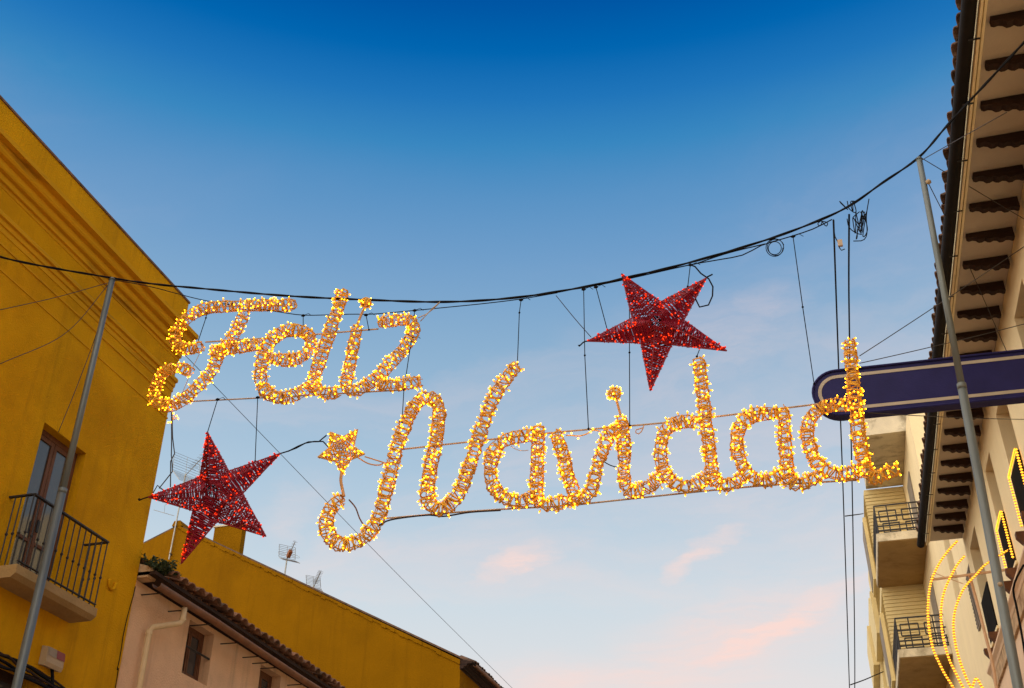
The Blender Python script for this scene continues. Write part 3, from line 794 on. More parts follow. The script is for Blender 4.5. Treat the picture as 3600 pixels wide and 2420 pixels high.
for j, (z0, z1) in enumerate(((12.41, 12.62), (9.47, 9.66), (6.5, 6.7))):
    x0 = 1.90
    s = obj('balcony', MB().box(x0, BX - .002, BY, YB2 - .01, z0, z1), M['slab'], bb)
    obj('balcony_edge', MB().box(x0 - .03, x0 - .002, BY - .03, YB2, z0 + .02, z1 + .02), M['concrete'], s)
    obj('balcony_edge', MB().box(x0, BX - .004, BY - .032, BY - .002, z0 + .02, z1 + .022), M['concrete'], s)
    obj('side_railing', brail(s, x0 + .04, BX - .02, BY + .05, z1, z1 + .80), M['iron'], s)
    fr = MB()
    for k in range(16):
        y = BY + .06 + (YB2 - BY - .1) * k / 15
        fr.bar((x0 + .04, y, z1), (x0 + .04, y, z1 + .8), .02, .02, (0, 1, 0))
    for zz in (.12, .4, .8):
        fr.bar((x0 + .04, BY + .06, z1 + zz), (x0 + .04, YB2 - .04, z1 + zz), .022, .022)
    obj('front_railing', fr, M['iron'], s)
    obj('balcony_door', MB().box(BX - .03, BX - .004, 29.0, 30.1, z1 + .01, z1 + 2.1), M['louvre'], s)
cr_ = obj('roof_slab', MB().box(2.05, BX + 2, BY - .1, YB2 - .02, 15.38, 16.0), M['concrete'], bb)
# clad bays: stacked planks on the face turned to the camera and on the street face
bay = obj('bay', MB().box(1.98, BX - .004, YB2, 34.6, 3.0, 15.36), M['clad'], bb)
pk = MB().prism([(0, 0, 0), (0, -.028, 0.004), (0, -.012, 0.094), (0, 0, 0.094)], (1.0, 0, 0))
po = obj('plank', pk, M['clad'], bay); pme = po.data
pme.transform(__import__('mathutils').Matrix.Translation(Vector(tuple(ORG[bay]))))
bpy.data.objects.remove(po)
z = 6.9
while z < 15.3:
    if not any(a - .1 < z < b + .0 for a, b in ((12.41, 12.62), (9.47, 9.66))):
        inst('plank', pme, ((1.98, YB2 - .002, z), (0, 0, 0), (BX - .01 - 1.98, 1, 1)), bay)
        inst('plank', pme, ((1.978, 34.6, z), (0, 0, -math.pi / 2), (34.6 - YB2, 1, 1)), bay)
    z += 0.105
for z0 in (7.2, 10.1, 13.0):
    w = obj('bay_window', MB().box(1.86, 1.976, 32.3, 33.9, z0, z0 + 1.9), M['clad'], bay)
    obj('window_frame', MB().box(1.845, 1.858, 32.4, 33.8, z0 + .1, z0 + 1.8), M['louvre'], w)
for (y0, y1, x0, zt) in ((34.7, 38.0, 1.82, 15.0), (38.1, 41.5, 1.72, 14.4), (41.6, 45.9, 1.9, 12.1)):
    b2_ = obj('bay', MB().box(x0 + .2, BX - .006, y0, y1, 3.0, zt), M['clad'], bb)
    for zz in (6.4, 9.3, 12.2):
        if zz + 1.3 < zt:
            obj('balcony_parapet', MB().box(x0, x0 + .198, y0 + .1, y1 - .1, zz, zz + 1.3), M['clad'], b2_)
# louvred shutter beside the eave corner
lv_ = obj('shutter', MB().box(BX - .03, BX - .004, 22.0, 22.75, 8.4, 9.5), M['louvre'], bb)
for k in range(14):
    obj('slat', MB().bar((BX - .037, 22.02, 8.46 + k * .075), (BX - .037, 22.73, 8.46 + k * .075), .012, .03), M['louvre'], lv_)

# ------------------------------------------------------------------ blue projecting sign
YS, SX0, SX1, SZ0, SZ1 = 12.0, 0.39, XR - .004, 7.80, 8.385
sg = thing('projecting_sign', 'long blue projecting sign with cream border stripe and rounded end', 'sign', (XR, YS, SZ0))
def stadium(inset, n=18, tilt=-0.028):
    r = (SZ1 - SZ0) / 2 - inset
    cz = (SZ1 + SZ0) / 2
    cx = SX0 + (SZ1 - SZ0) / 2
    p = [(SX1, cz + r)] + [(cx + r * math.cos(a), cz + r * math.sin(a)) for a in np.linspace(math.pi / 2, 1.5 * math.pi, n)] + [(SX1, cz - r)]
    return [(x, z + tilt * (x - 1.7)) for x, z in p]
obj('panel', MB().prism([(x, YS, z) for x, z in stadium(0)], (0, .16, 0)), M['blue'], sg)
a, b = stadium(0.055), stadium(0.095)
sb = MB()
for i in range(len(a) - 1):
    sb.prism([(a[i][0], YS - .004, a[i][1]), (a[i + 1][0], YS - .004, a[i + 1][1]), (b[i + 1][0], YS - .004, b[i + 1][1]), (b[i][0], YS - .004, b[i][1])], (0, .0035, 0))
obj('border_stripe', sb, M['stripe'], sg)
rim = [(x, YS - .012, z) for x, z in stadium(-.006)]
obj('rim', MB().tube(rim, 0.014, 6), M['blue'], sg)

# ------------------------------------------------------------------ poles
def pole(name, label, base, top, zj, r0, r1):
    base, top = np.array(base, float), np.array(top, float)
    t = thing(name, label, 'pole', base, 'poles carrying the street cable')
    f = lambda z: base + (top - base) * ((z - base[2]) / (top[2] - base[2]))
    obj('lower_tube', MB().tube([f(0), f(zj * .5), f(zj)], [r0 * 1.1, r0 * 1.04, r0], 14), M['galv'], t, True)
    obj('upper_tube', MB().tube([f(zj), f((zj + top[2]) / 2), f(top[2])], [r1, r1 * .98, r1 * .95], 14), M['galv'], t, True)
    obj('joint_collar', MB().tube([f(zj - .05), f(zj + .012)], r0 * 1.06, 14), M['galv'], t, True)
    obj('cap', MB().tube([f(top[2]), f(top[2] + .03)], [r1 * 1.2, r1 * .7], 14), M['galv'], t, True)
    obj('base_plate', MB().box(base[0] - .15, base[0] + .15, base[1] - .15, base[1] + .15, 0, .02), M['galv'], t)
    return t
LT, RT = onY(394, 985, 10.4), onY(3232, 562, 10.4)
jl, jr = onY(217, 1722, 10.4), onY(3393, 1352, 10.4)
RB = onY(3580, 2420, 10.4)
lp = pole('cable_pole', 'grey steel pole in front of the iron balcony on the left', (LT[0], 10.4, 0), LT, jl[2], 0.050, 0.040)
kx = (RT[0] - RB[0]) / (RT[2] - RB[2])
rp_ = pole('cable_pole', 'leaning grey steel pole crossing the blue sign on the right', (RT[0] - kx * RT[2], 10.4, 0), RT, jr[2], 0.043, 0.034)
obj('insulator', MB().ball(onY(3264, 640, 10.36), 0.034), M['white'], rp_, True)
obj('insulator', MB().ball(onY(3516, 2055, 10.30), 0.024), M['white'], rp_, True)
pc = [onY(3600, 1985, 10.2), onY(3575, 2030, 10.25), onY(3562, 2075, 10.32), onY(3575, 2140, 10.34), onY(3592, 2230, 10.34), onY(3606, 2320, 10.34), onY(3620, 2420, 10.34)]
obj('pole_cable', MB().tube(spline(pc, .06), 0.010, 5), M['cable'], rp_, True)

# ------------------------------------------------------------------ street cables
YS0 = 10.4
def wires(name, label, cat, paths, m, r, group=None, step=0.12, n=5, twist=0.0):
    mb = MB()
    first = None
    for p in paths:
        q = spline(p, step) if len(p) > 2 else np.array(p, float)
        if len(p) == 2:
            q = sag(p[0], p[1], 0.01 * np.linalg.norm(np.array(p[0]) - np.array(p[1])) * 0.3, 10)
        if first is None:
            first = q[0]
        if twist:
            s = np.concatenate([[0], np.cumsum(np.linalg.norm(np.diff(q, axis=0), axis=1))])
            for k in (0, 1):
                an = s / 0.45 * math.pi + math.pi * k
                off = np.stack([np.zeros_like(an), np.cos(an), np.sin(an)], 1) * twist
                mb.tube(q + off, r, n)
        else:
            mb.tube(q, r, n)
    return obj(name, mb, m, None, True, loc=tuple(first), label=label, cat=cat, group=group)
P = lambda L, y=YS0: [onY(a, b, y) for a, b in L]
main = [onX(0, 903, -8.93) + np.array([-.05, -.3, .1]), onX(0, 903, -8.93)] + P([(394, 978), (560, 1001), (655, 1010), (1000, 1040), (1300, 1055), (1560, 1062), (1800, 1048), (2040, 1012), (2240, 968), (2430, 922), (2700, 842), (2880, 775), (2990, 722), (3100, 645), (3232, 552)]) + [onX(3345, 425, 2.15), onX(3600, 150, 2.60), np.array([2.97, 6.85, 8.92])]
main[6:6] = []
wires('street_cable', 'thick black twisted cable spanning the street from pole to pole', 'cable', [main], M['cable'], 0.0102, None, 0.06, 6, 0.0055)
wires('messenger_wire', 'thin dark wire slung through the top of the upper word', 'wire', [P([(400, 985), (527, 1008), (725, 1058), (965, 1095), (1058, 1108), (1143, 1108), (1238, 1105), (1310, 1105), (1458, 1092), (1550, 1083), (1700, 1068), (1830, 1052), (1960, 1030)], 10.42)], M['cable'], 0.006)
wires('messenger_wire', 'thin dark wire hanging just under the cable right of the upper star', 'wire', [P([(2100, 1003), (2190, 985), (2420, 933), (2520, 915), (2612, 897), (2680, 862), (2780, 832), (2860, 805), (2925, 772)], 10.42), P([(2440, 930), (2560, 890), (2690, 858)], 10.43)], M['cable'], 0.007)
# knots, coil and tangle
def coil(c, r, turns, w, y, jit=0.12, n=20, sq=1.0):
    out = []
    for i in range(turns * n):
        a = i / n * 2 * math.pi
        k = 1 + jit * math.sin(a * 0.37 + i * .01)
        out.append(onY(c[0] + r * k * math.cos(a), c[1] + r * k * sq * math.sin(a) , y + w * math.sin(a * .9)))
    return out
def wire_obj(name, label, cat, polys, m, r, y=None):
    mb = MB()
    for p in polys:
        mb.tube(np.array(p), r, 5)
    return obj(name, mb, m, None, True, loc=tuple(polys[0][0]), label=label, cat=cat)
wire_obj('cable_coil', 'neat black coil of spare cable hanging right of the upper star', 'cable coil', [coil((2725, 872), 27, 3, .02, 10.42, .2)], M['cable'], 0.005)
def mess(x0, x1, y0, y1, n, k):
    out = []
    for _ in range(k):
        cx, cy = random.uniform(x0, x1), y0
        pts = [(cx + random.uniform(-14, 14), cy)]
        for i in range(n):
            pts.append((random.uniform(x0, x1), random.uniform(y0, y1)))
        pts.append((cx + random.uniform(-14, 14), cy))
        out.append(spline([onY(a, b, 10.4 + random.uniform(-.05, .05)) for a, b in pts], .03))
    return out
tang = [spline(P([(3055, 700), (3046, 760), (3048, 820), (3035, 845), (3000, 848)], 10.4), .04)] + mess(2998, 3050, 745, 838, 3, 5) + mess(2945, 3010, 708, 748, 2, 3) + mess(2872, 2920, 778, 800, 2, 2)
tang += [spline(P([(2930, 772), (2935, 830), (2945, 850), (2955, 880), (2970, 876)], 10.4), .04), spline(P([(2978, 770), (2985, 800), (3010, 820), (3030, 825)], 10.4), .04)]
tg = wire_obj('cable_tangle', 'messy black tangle of cable loops below the cable near the right pole', 'cable tangle', tang, M['cable'], 0.0058)
obj('connector', MB().bar(onY(2952, 845, 10.38), onY(2955, 866, 10.38), .05, .03, (0, 1, 0)), M['palewire'], tg)
# two long drop cables running away down the street
for dx, lab in ((0, 'long black drop cable left of the final letter, running down the street'), (1, 'long black drop cable threading the final letter, running down the street')):
    pts = [onY(2930 + 55 * dx, 775 - 20 * dx, 10.4)]
    for k, (x, y, Y) in enumerate(((2938, 1000, 12.4), (2945, 1200, 14.2), (2952, 1400, 16.2), (2963, 1700, 19.3), (2973, 2000, 22.4), (2981, 2250, 25.0), (2986, 2410, 26.5))):
        x2 = x + (46 - 4.5 * k) * dx
        pts.append(onY(x2, y, Y))
    pts.append(onY(2990 + 12 * dx, 2520, 27.8))
    wires('drop_cable', lab, 'cable', [pts], M['cable'], 0.0115, 'drop cables', 0.25)
t = wires('cable_tie', 'short wire tying the drop cables to the balcony building', 'wire', [[onY(2972, 1815, 20.5), onY(3025, 1808, 26), onY(3035, 1806, 33)]], M['cable'], 0.012)
wires('cable_tie', 'sagging tie wire at the foot of the drop cables', 'wire', [[onY(2990, 2408, 26.4), onY(3040, 2390, 28), onY(3105, 2362, 31)]], M['cable'], 0.014)
# thin wires and guys
wires('overhead_wire', 'long thin wire slanting down the sky behind the letters', 'wire', [[(XL + .02, 12.95, 10.89), (-8.65, 21.5, 10.43), (-8.26, 30, 10.03), (-7.9, 38, 9.7)]], M['wire'], 0.0052)
guy = [('thin guy wire from the final letter up to the right wall', [onY(3022, 1252, 10.42), onX(3600, 868, 2.99)]),
       ('thin guy wire from the final letter to the wall beside the blue sign', [onY(3022, 1278, 10.42), onX(3600, 1140, 2.99)]),
       ('thin guy wire crossing the eaves just below the blue sign', [onY(3052, 1452, 10.42), onX(3600, 1475, 2.99)]),
       ('guy wire from the right pole top down to the wall', [onY(3240, 556, 10.38), onX(3600, 770, 2.99)]),
       ('guy wire from the right pole insulator down across the corbels', [onY(3264, 645, 10.36), onX(3388, 895, 2.45), onX(3545, 1250, 2.99)]),
       ('guy wire from the right pole top up over the gutter', [onY(3236, 566, 10.38), onX(3420, 462, 2.2), onX(3540, 395, 2.45)]),
       ('guy wire from the left pole top down to the ochre wall', [onY(390, 990, 10.4), onX(230, 1172, -8.8), onX(0, 1280, -8.985)]),
       ('guy wire running level from the left pole top along the ochre wall', [onY(390, 992, 10.4), onX(200, 1045, -8.85), onX(0, 1090, -8.985)]),
       ('slack wire hanging from the left pole towards the balcony door', [onY(358, 1110, 10.4), onX(330, 1200, -8.7), onX(268, 1365, -8.85), onX(205, 1520, -8.985)])]
for lab, p in guy:
    wires('guy_wire', lab, 'wire', [p], M['wire'], 0.005)
# hanging cords
cords = [('cord tied between the top and crossbar rail of the looping F', [(727, 1100), (724, 1118), (695, 1205)]),
         ('short cord above the letter e', [(1066, 1110), (1066, 1146)]),
         ('short cord between the wire and rail near the upper i', [(1287, 1108), (1297, 1160)]),
         ('short knotted cord on the top of the letter z', [(1458, 1092), (1456, 1112)]),
         ('long cord from the letter z down to the capital N', [(1447, 1190), (1420, 1372), (1413, 1490)]),
         ('cord from the cable to the tall stroke of the capital N', [(1832, 1055), (1826, 1100), (1819, 1280)]),
         ('long cord left of the upper red star', [(2052, 1018), (2056, 1250), (2069, 1508)]),
         ('slanting cord holding the left arm of the upper red star', [(2095, 1010), (2135, 1160)]),
         ('long cord passing behind the upper red star', [(2213, 1060), (2213, 1240), (2214, 1497)]),
         ('short cord to the right arm of the upper red star', [(2427, 932), (2418, 1008)]),
         ('cord hook between the upper red star and the first d', [(2448, 1215), (2459, 1230), (2450, 1254)]),
         ('slanting cord from the cable to the tip of the blue sign', [(2788, 832), (2822, 1080), (2858, 1330)]),
         ('slanting cord holding the top tip of the lower red star', [(765, 1405), (729, 1522)]),
         ('straight cord holding the right arm of the lower red star', [(906, 1398), (897, 1622)])]
for lab, p in cords:
    q = P(p, 10.41)
    if 'blue sign' in lab:
        q[-1] = onY(2862, 1350, 11.9)
    mb = MB().tube(np.array(q), 0.0052, 5)
    mb.ball(q[0], 0.022, (1.4, 1, .8)); mb.ball(q[-1], 0.015)
    if len(q) > 2 and 'hook' not in lab:
        mb.ball(q[1], 0.014)
    k0 = q[0]
    mb.tube([k0, k0 + (0.07, 0, 0.02), k0 + (0.11, 0, -.02)], 0.004, 4)
    obj('hanging_cord', mb, M['cable'], None, True, loc=tuple(q[0]), label=lab, cat='cord')
wires('lamp_lead', 'pale lamp lead tying the letter z up to the cable', 'wire', [P([(1547, 1062), (1520, 1085), (1478, 1130)], 10.39), P([(1547, 1063), (1508, 1100), (1470, 1118)], 10.4)], M['palewire'], 0.006)
wires('lamp_lead', 'dark lamp lead from the cable to the left tip of the upper star', 'wire', [P([(1955, 1040), (2020, 1120), (2078, 1186)], 10.4)], M['darkwood'], 0.0045)
c1 = lambda L: [(480 + a * .3507, 1450 + b * .3507) for a, b in L]
c2 = lambda L: [(2000 + a * .3508, 900 + b * .3508) for a, b in L]
wires('lamp_lead', 'dark lead joining the lower red star to the small gold star', 'wire', [P(c1([(1420, 420), (1520, 390), (1600, 360), (1690, 310), (1780, 293), (1880, 295), (1925, 350)])), P(c1([(1520, 392), (1600, 352), (1700, 300), (1860, 290), (1905, 230)]))], M['cable'], 0.008)
wires('lamp_lead', 'looping lead dangling from the F to the lower red star', 'wire', [P(c1([(350, 0), (352, 300), (350, 500), (378, 545), (345, 620), (300, 670), (255, 730), (215, 780), (270, 790), (240, 735), (180, 745), (165, 810)])), P(c1([(358, 10), (362, 250), (382, 430), (345, 470), (342, 600), (340, 750)]))], M['wire'], 0.007)
wires('lamp_lead', 'dark lead looping off the right tip of the upper red star', 'wire', [P(c2([(1215, 90), (1275, 70), (1262, 110), (1310, 170), (1380, 210), (1440, 290), (1440, 400), (1410, 480), (1360, 525), (1310, 515), (1268, 430)])), P(c2([(1380, 215), (1440, 185)]))], M['cable'], 0.009)

# ------------------------------------------------------------------ lit letters
def frames(p):
    t = np.zeros_like(p); t[1:-1] = p[2:] - p[:-2]; t[0] = p[1] - p[0]; t[-1] = p[-1] - p[-2]
    t /= np.linalg.norm(t, axis=1)[:, None]
    ny = np.tile((0.0, 1.0, 0.0), (len(p), 1))
    nx = np.cross(t, ny); nx /= np.linalg.norm(nx, axis=1)[:, None]
    return nx, ny
def bulb_at(bulbs, stems, c, d, L, r):
    q = c + d * L
    stems.tube([c - d * 0.006, q - d * 0.016], 0.0050, 4)
    if not hasattr(bulbs, 'glass'):
        bulbs.glass = MB()
    bulbs.glass.tube([q - d * 0.020, q - d * 0.010, q + d * 0.001], [0.0080, 0.0112, 0.0075], 6) if random.random() > 0.04 else None  # glowing glass shell that imitates the bulb's halo
    bulbs.ball(q + d * 0.001, r * 0.80, (1, 1, 1))
def stroke(fr, wrap, bulbs, stems, pts, Rad, dens=68.0):
    p = spline(pts, 0.02)
    n = len(p)
    nx, ny = frames(p)
    s = np.arange(n) * 0.02
    # rounded ends
    taper = np.clip(np.minimum(s + .02, s[-1] - s + .02) / 0.07, 0, 1) ** 0.5
    taper = 0.45 + 0.55 * taper
    wob = Rad * taper * (1 + 0.07 * np.interp(s, np.linspace(0, s[-1] + .1, 6 + n // 5), rng.normal(0, 1, 6 + n // 5)))
    def ringpt(i, a, k=1.0):
        return p[i] + wob[i] * k * (math.cos(a) * nx[i] + math.sin(a) * ny[i])
    idx = list(range(0, n, 4))
    if idx[-1] != n - 1:
        idx.append(n - 1)
    for a in (0.5, 2.1, 3.7, 5.2):
        fr.tube([ringpt(i, a, 0.97) for i in idx], 0.0055, 4)
    # irregular windings of lamp cable
    for w, (pitch, dr) in enumerate(((0.076, 1), (0.110, -1), (0.20, 1))):
        a = random.uniform(0, 6.28); i = 0.0
        q = []
        while i < n - 1:
            k = int(i); f = i - k
            pos = p[k] * (1 - f) + p[min(k + 1, n - 1)] * f
            q.append(pos + wob[k] * random.uniform(0.93, 1.06) * (math.cos(a) * nx[k] + math.sin(a) * ny[k]))
            da = random.uniform(0.45, 0.85)
            a += da * dr
            i += da / (2 * math.pi) * pitch / 0.02 * random.choice((0.3, 0.6, 1.0, 1.4, 1.8))
            if random.random() < 0.02:
                i = max(0, i - 1.2)
        if len(q) > 2:
            wrap.tube(np.array(q), 0.0080, 5, caps=False)
    # slack strands jumping along the stroke
    for k in range(int(s[-1] / 0.06)):
        i = random.randrange(n); j = min(n - 1, max(0, i + random.randint(-5, 5)))
        a0 = random.uniform(0, 6.28); a1_ = a0 + random.uniform(-1.5, 1.5)
        m = (ringpt(i, a0) + ringpt(j, a1_)) / 2 + rng.normal(0, .01, 3)
        wrap.tube([ringpt(i, a0), m, ringpt(j, a1_)], 0.005, 4, caps=False)
    for k in range(int(s[-1] * dens)):
        i = random.randrange(n)
        a = random.uniform(0, 6.28) if random.random() < .45 else random.uniform(math.pi, 2 * math.pi)
        d = math.cos(a) * nx[i] + math.sin(a) * ny[i] + rng.normal(0, .35, 3)
        d /= np.linalg.norm(d)
        bulb_at(bulbs, stems, ringpt(i, a), d, random.uniform(0.008, 0.036), random.uniform(.0066, .0092))
def letter(parent, label, strokes, Rpx=21.0, blob=None):
    fr, wrap, bl_, st_ = MB(), MB(), MB(), MB()
    for L in strokes:
        q = P(L, YS0)
        Rad = 1.06 * Rpx * float(((np.array(q[len(q) // 2]) - CAM) @ _f) / FPX)
        stroke(fr, wrap, bl_, st_, q, Rad)
    if blob:
        c, rpx, stem = blob
        C0 = onY(*c, YS0); rr = rpx * float(((C0 - CAM) @ _f) / FPX)
        for k in range(16):
            u = rng.normal(0, 1, 3); u /= np.linalg.norm(u)
            w = np.cross(u, rng.normal(0, 1, 3)); w /= np.linalg.norm(w); v2 = np.cross(u, w)
            wrap.tube([C0 + rr * (math.cos(a) * w + math.sin(a) * v2) for a in np.linspace(0, 6.28, 14)[:-1]], 0.0052, 4, closed=True)
        for k in range(17):
            u = rng.normal(0, 1, 3); u /= np.linalg.norm(u)
            bulb_at(bl_, st_, C0 + u * rr, u, 0.02, 0.0112)
        fr.tube(spline(P(stem), .04), 0.015, 6)
    o = obj('letter', fr, M['rod'], parent, label=label)
    obj('lamp_cable', wrap, M['lampcable'], o, kind='stuff')
    obj('bulb_stems', st_, M['lampcable'], o, kind='stuff')
    obj('bulbs', bl_, M['bulb'], o, kind='stuff')
    obj('bulb_glass_halo', bl_.glass, M['bulbhalo'], o, kind='stuff')
    return o
zA = lambda L: [(500 + a * .45, 950 + b * .45) for a, b in L]
zN = lambda L: [(1050 + a * .4655, 1250 + b * .4655) for a, b in L]
zV = lambda L: [(1650 + a * .4145, 1200 + b * .4145) for a, b in L]
zD = lambda L: [(2250 + a * .4286, 1150 + b * .4286) for a, b in L]

fz = thing('script_light_sign', 'glowing golden script sign spelling Feliz, the upper word', 'light sign', tuple(onY(1000, 1400, YS0)))
letter(fz, 'looping capital F', [zA([(1195, 265), (1100, 278), (950, 275), (800, 280), (650, 285), (530, 295), (430, 325), (350, 380), (295, 440), (262, 500), (258, 560), (300, 605), (380, 615), (470, 595)]),
      zA([(805, 325), (770, 400), (735, 480), (690, 550), (640, 605), (595, 650), (580, 710), (550, 775), (500, 845), (440, 905), (370, 970), (290, 1035), (210, 1065), (130, 1045), (92, 980), (108, 900), (140, 830), (200, 780), (280, 765), (345, 778), (375, 800)]),
      zA([(540, 640), (640, 625), (750, 605), (850, 592), (935, 582)])], 19)
letter(fz, 'small letter e', [zA([(985, 690), (1080, 700), (1160, 706), (1240, 680), (1305, 625), (1322, 560), (1290, 500), (1220, 472), (1140, 468), (1070, 500), (1010, 550), (970, 620), (942, 700), (925, 800), (930, 880), (960, 940), (1020, 985), (1100, 1000), (1180, 980), (1260, 945), (1320, 900)])], 20)
letter(fz, 'tall letter l', [zA([(1572, 160), (1550, 240), (1520, 330), (1490, 400), (1470, 480), (1440, 560), (1410, 640), (1385, 720), (1360, 790), (1340, 850), (1350, 910), (1400, 955), (1470, 965), (1540, 945)])], 20)
letter(fz, 'small letter i with round dot', [zA([(1680, 435), (1665, 520), (1650, 600), (1635, 680), (1620, 760), (1600, 850), (1592, 905), (1625, 940), (1690, 938), (1760, 900)])], 19, (zA([(1748, 255)])[0], 19, zA([(1733, 300), (1715, 340), (1680, 425)])))
letter(fz, 'small letter z', [zA([(1850, 412), (1950, 398), (2040, 388), (2110, 405), (2128, 465), (2090, 545), (2040, 620), (1980, 685), (1920, 750), (1870, 810), (1820, 855), (1740, 905)]), zA([(1830, 870), (1890, 900), (1970, 902), (2060, 890), (2140, 878), (2185, 870)])], 20)
obj('rail', MB().tube(spline(P([(722, 1203), (1000, 1185), (1330, 1157)], YS0 + .05), .3), 0.0095, 6), M['palewire'], fz)
obj('rail', MB().tube(spline(P([(608, 1415), (1000, 1395), (1423, 1371)], YS0 + .05), .3), 0.0085, 6), M['palewire'], fz)

nv_ = thing('script_light_sign', 'glowing golden script sign spelling Navidad, the lower and longer word', 'light sign', tuple(onY(2200, 1700, YS0)))
letter(nv_, 'tall swooping capital N', [zN([(335, 1085), (290, 1110), (245, 1155), (215, 1220), (210, 1300), (240, 1375), (310, 1425), (390, 1428), (460, 1400), (530, 1340), (590, 1260), (620, 1180), (645, 1090), (665, 1000), (690, 910), (710, 820), (735, 720), (760, 640), (790, 560), (830, 470), (870, 390), (920, 335), (980, 320), (1038, 350), (1062, 420), (1055, 500), (1045, 600), (1030, 700), (1005, 800), (990, 900), (975, 1000), (975, 1080), (1010, 1140), (1070, 1165), (1130, 1140), (1190, 1070), (1230, 1000), (1260, 920), (1290, 840), (1320, 750), (1350, 650), (1380, 560), (1410, 480), (1440, 390), (1490, 290), (1550, 200), (1610, 120), (1655, 75)])], 22)
letter(nv_, 'first letter a', [zV([(570, 800), (500, 800), (400, 815), (310, 840), (240, 890), (200, 960), (180, 1050), (180, 1140), (200, 1220), (250, 1295), (330, 1345), (420, 1362), (500, 1340), (565, 1290)]), zV([(590, 730), (585, 820), (580, 900), (575, 1000), (575, 1100), (570, 1200), (570, 1280), (590, 1355), (650, 1395), (730, 1380), (810, 1345)])], 22)
letter(nv_, 'small letter v', [zV([(735, 770), (755, 850), (790, 940), (810, 1030), (830, 1120), (860, 1200), (885, 1285), (905, 1345), (980, 1330), (1030, 1275), (1058, 1180), (1080, 1080), (1110, 990), (1150, 890), (1180, 800), (1205, 745)]), zV([(800, 1355), (850, 1355), (910, 1345)])], 22)
letter(nv_, 'letter i with round dot on a stalk', [zV([(1290, 645), (1300, 720), (1305, 800), (1310, 900), (1315, 1000), (1310, 1100), (1318, 1200), (1345, 1265), (1410, 1280), (1490, 1250), (1560, 1210), (1620, 1150)]), zV([(1200, 760), (1290, 765)])], 22, (zV([(1232, 445)])[0], 22, zV([(1248, 500), (1262, 550), (1282, 625)])))
letter(nv_, 'first letter d', [zD([(475, 265), (490, 330), (500, 420), (510, 520), (525, 620), (535, 720), (545, 820), (560, 920), (570, 1020), (585, 1120), (592, 1200), (622, 1270), (700, 1300), (790, 1270), (850, 1220)]), zD([(500, 790), (420, 775), (330, 780), (250, 810), (200, 860), (180, 930), (170, 1010), (170, 1090), (190, 1170), (230, 1240), (310, 1300), (400, 1310), (490, 1280), (560, 1230)])], 22)
letter(nv_, 'second letter a', [zD([(1160, 655), (1180, 730), (1185, 830), (1185, 930), (1195, 1030), (1205, 1120), (1212, 1190), (1235, 1270), (1310, 1290), (1400, 1260), (1470, 1220)]), zD([(1120, 705), (1040, 712), (960, 717), (880, 750), (820, 820), (795, 900), (795, 980), (810, 1060), (840, 1140), (890, 1210), (960, 1258), (1040, 1268), (1120, 1230), (1180, 1190)])], 22)
letter(nv_, 'final letter d with tail', [zD([(1720, 115), (1725, 200), (1735, 300), (1745, 400), (1755, 500), (1765, 600), (1775, 700), (1785, 800), (1795, 900), (1810, 1000), (1830, 1090), (1850, 1170), (1880, 1230), (1940, 1238), (2030, 1200), (2120, 1160)]), zD([(1740, 640), (1680, 640), (1590, 640), (1500, 660), (1420, 720), (1380, 800), (1370, 880), (1385, 960), (1410, 1040), (1450, 1120), (1520, 1178), (1600, 1208), (1680, 1210), (1760, 1190), (1820, 1170)])], 22)
obj('rail', MB().tube(spline(P([(1415, 1580), (1730, 1545), (1960, 1520), (2346, 1486), (2503, 1467), (2777, 1433), (2900, 1418)], YS0 + .05), .3), 0.0095, 6), M['palewire'], nv_)
obj('rail', MB().tube(spline(P([(1357, 1823), (1560, 1805), (1776, 1790), (1994, 1778), (2230, 1753), (2644, 1711), (3021, 1688)], YS0 + .05), .3), 0.009, 6), M['palewire'], nv_)
obj('lead', MB().tube(spline(P([(1330, 1850), (1375, 1828), (1500, 1812), (1560, 1816), (1650, 1802), (1760, 1795)], YS0 + .02), .05), 0.009, 5), M['darkwood'], nv_)
obj('lead', MB().tube(spline(P(zN([(380, 1090), (430, 1150), (460, 1230), (490, 1280)]), YS0), .05), 0.008, 5), M['brownwood'], nv_)
obj('lead', MB().tube(spline(P(zN([(430, 760), (520, 815), (600, 830), (640, 815)]), YS0), .05), 0.008, 5), M['rod'], nv_)
obj('lead', MB().tube(spline(P(zN([(500, 765), (580, 790), (660, 815)]), YS0), .05), 0.008, 5), M['rod'], nv_)

# loose ends: a drooping string of bulbs, a spare loop on the rail, a tuft of bulbs under the F
def loose(parent, pts, m, r=0.006, bulbs=()):
    o = obj('lead', MB().tube(spline(P(pts, YS0), .04), r, 5), m, parent)
    if bulbs:
        bm = MB()
        for q in bulbs:
            bm.ball(onY(*q, YS0 - .01), 0.0095)
        obj('bulbs', bm, M['bulb'], o, kind='stuff')
loose(nv_, zV([(640, 785), (690, 775), (740, 790)]), M['rod'])
loose(nv_, zV([(820, 800), (870, 800), (930, 805), (1000, 785), (1050, 755), (1110, 765)]), M['lampcable'], 0.007, zV([(865, 780), (922, 825), (1030, 770), (1048, 740)]))
loose(nv_, zV([(1480, 715), (1465, 760), (1430, 790), (1408, 770), (1420, 745), (1450, 745), (1470, 735)]), M['rod'])
loose(nv_, zV([(1145, 1025), (1170, 1040), (1200, 1055), (1255, 1072)]), M['cable'], 0.006)
loose(nv_, zV([(350, 890), (400, 920), (450, 930), (500, 925)]), M['palewire'], 0.004)
loose(fz, zA([(240, 1090), (235, 1130), (245, 1170), (275, 1150), (260, 1130), (235, 1180), (205, 1190)]), M['lampcable'], 0.005, zA([(270, 1140), (280, 1162), (222, 1188), (203, 1192), (245, 1120)]))
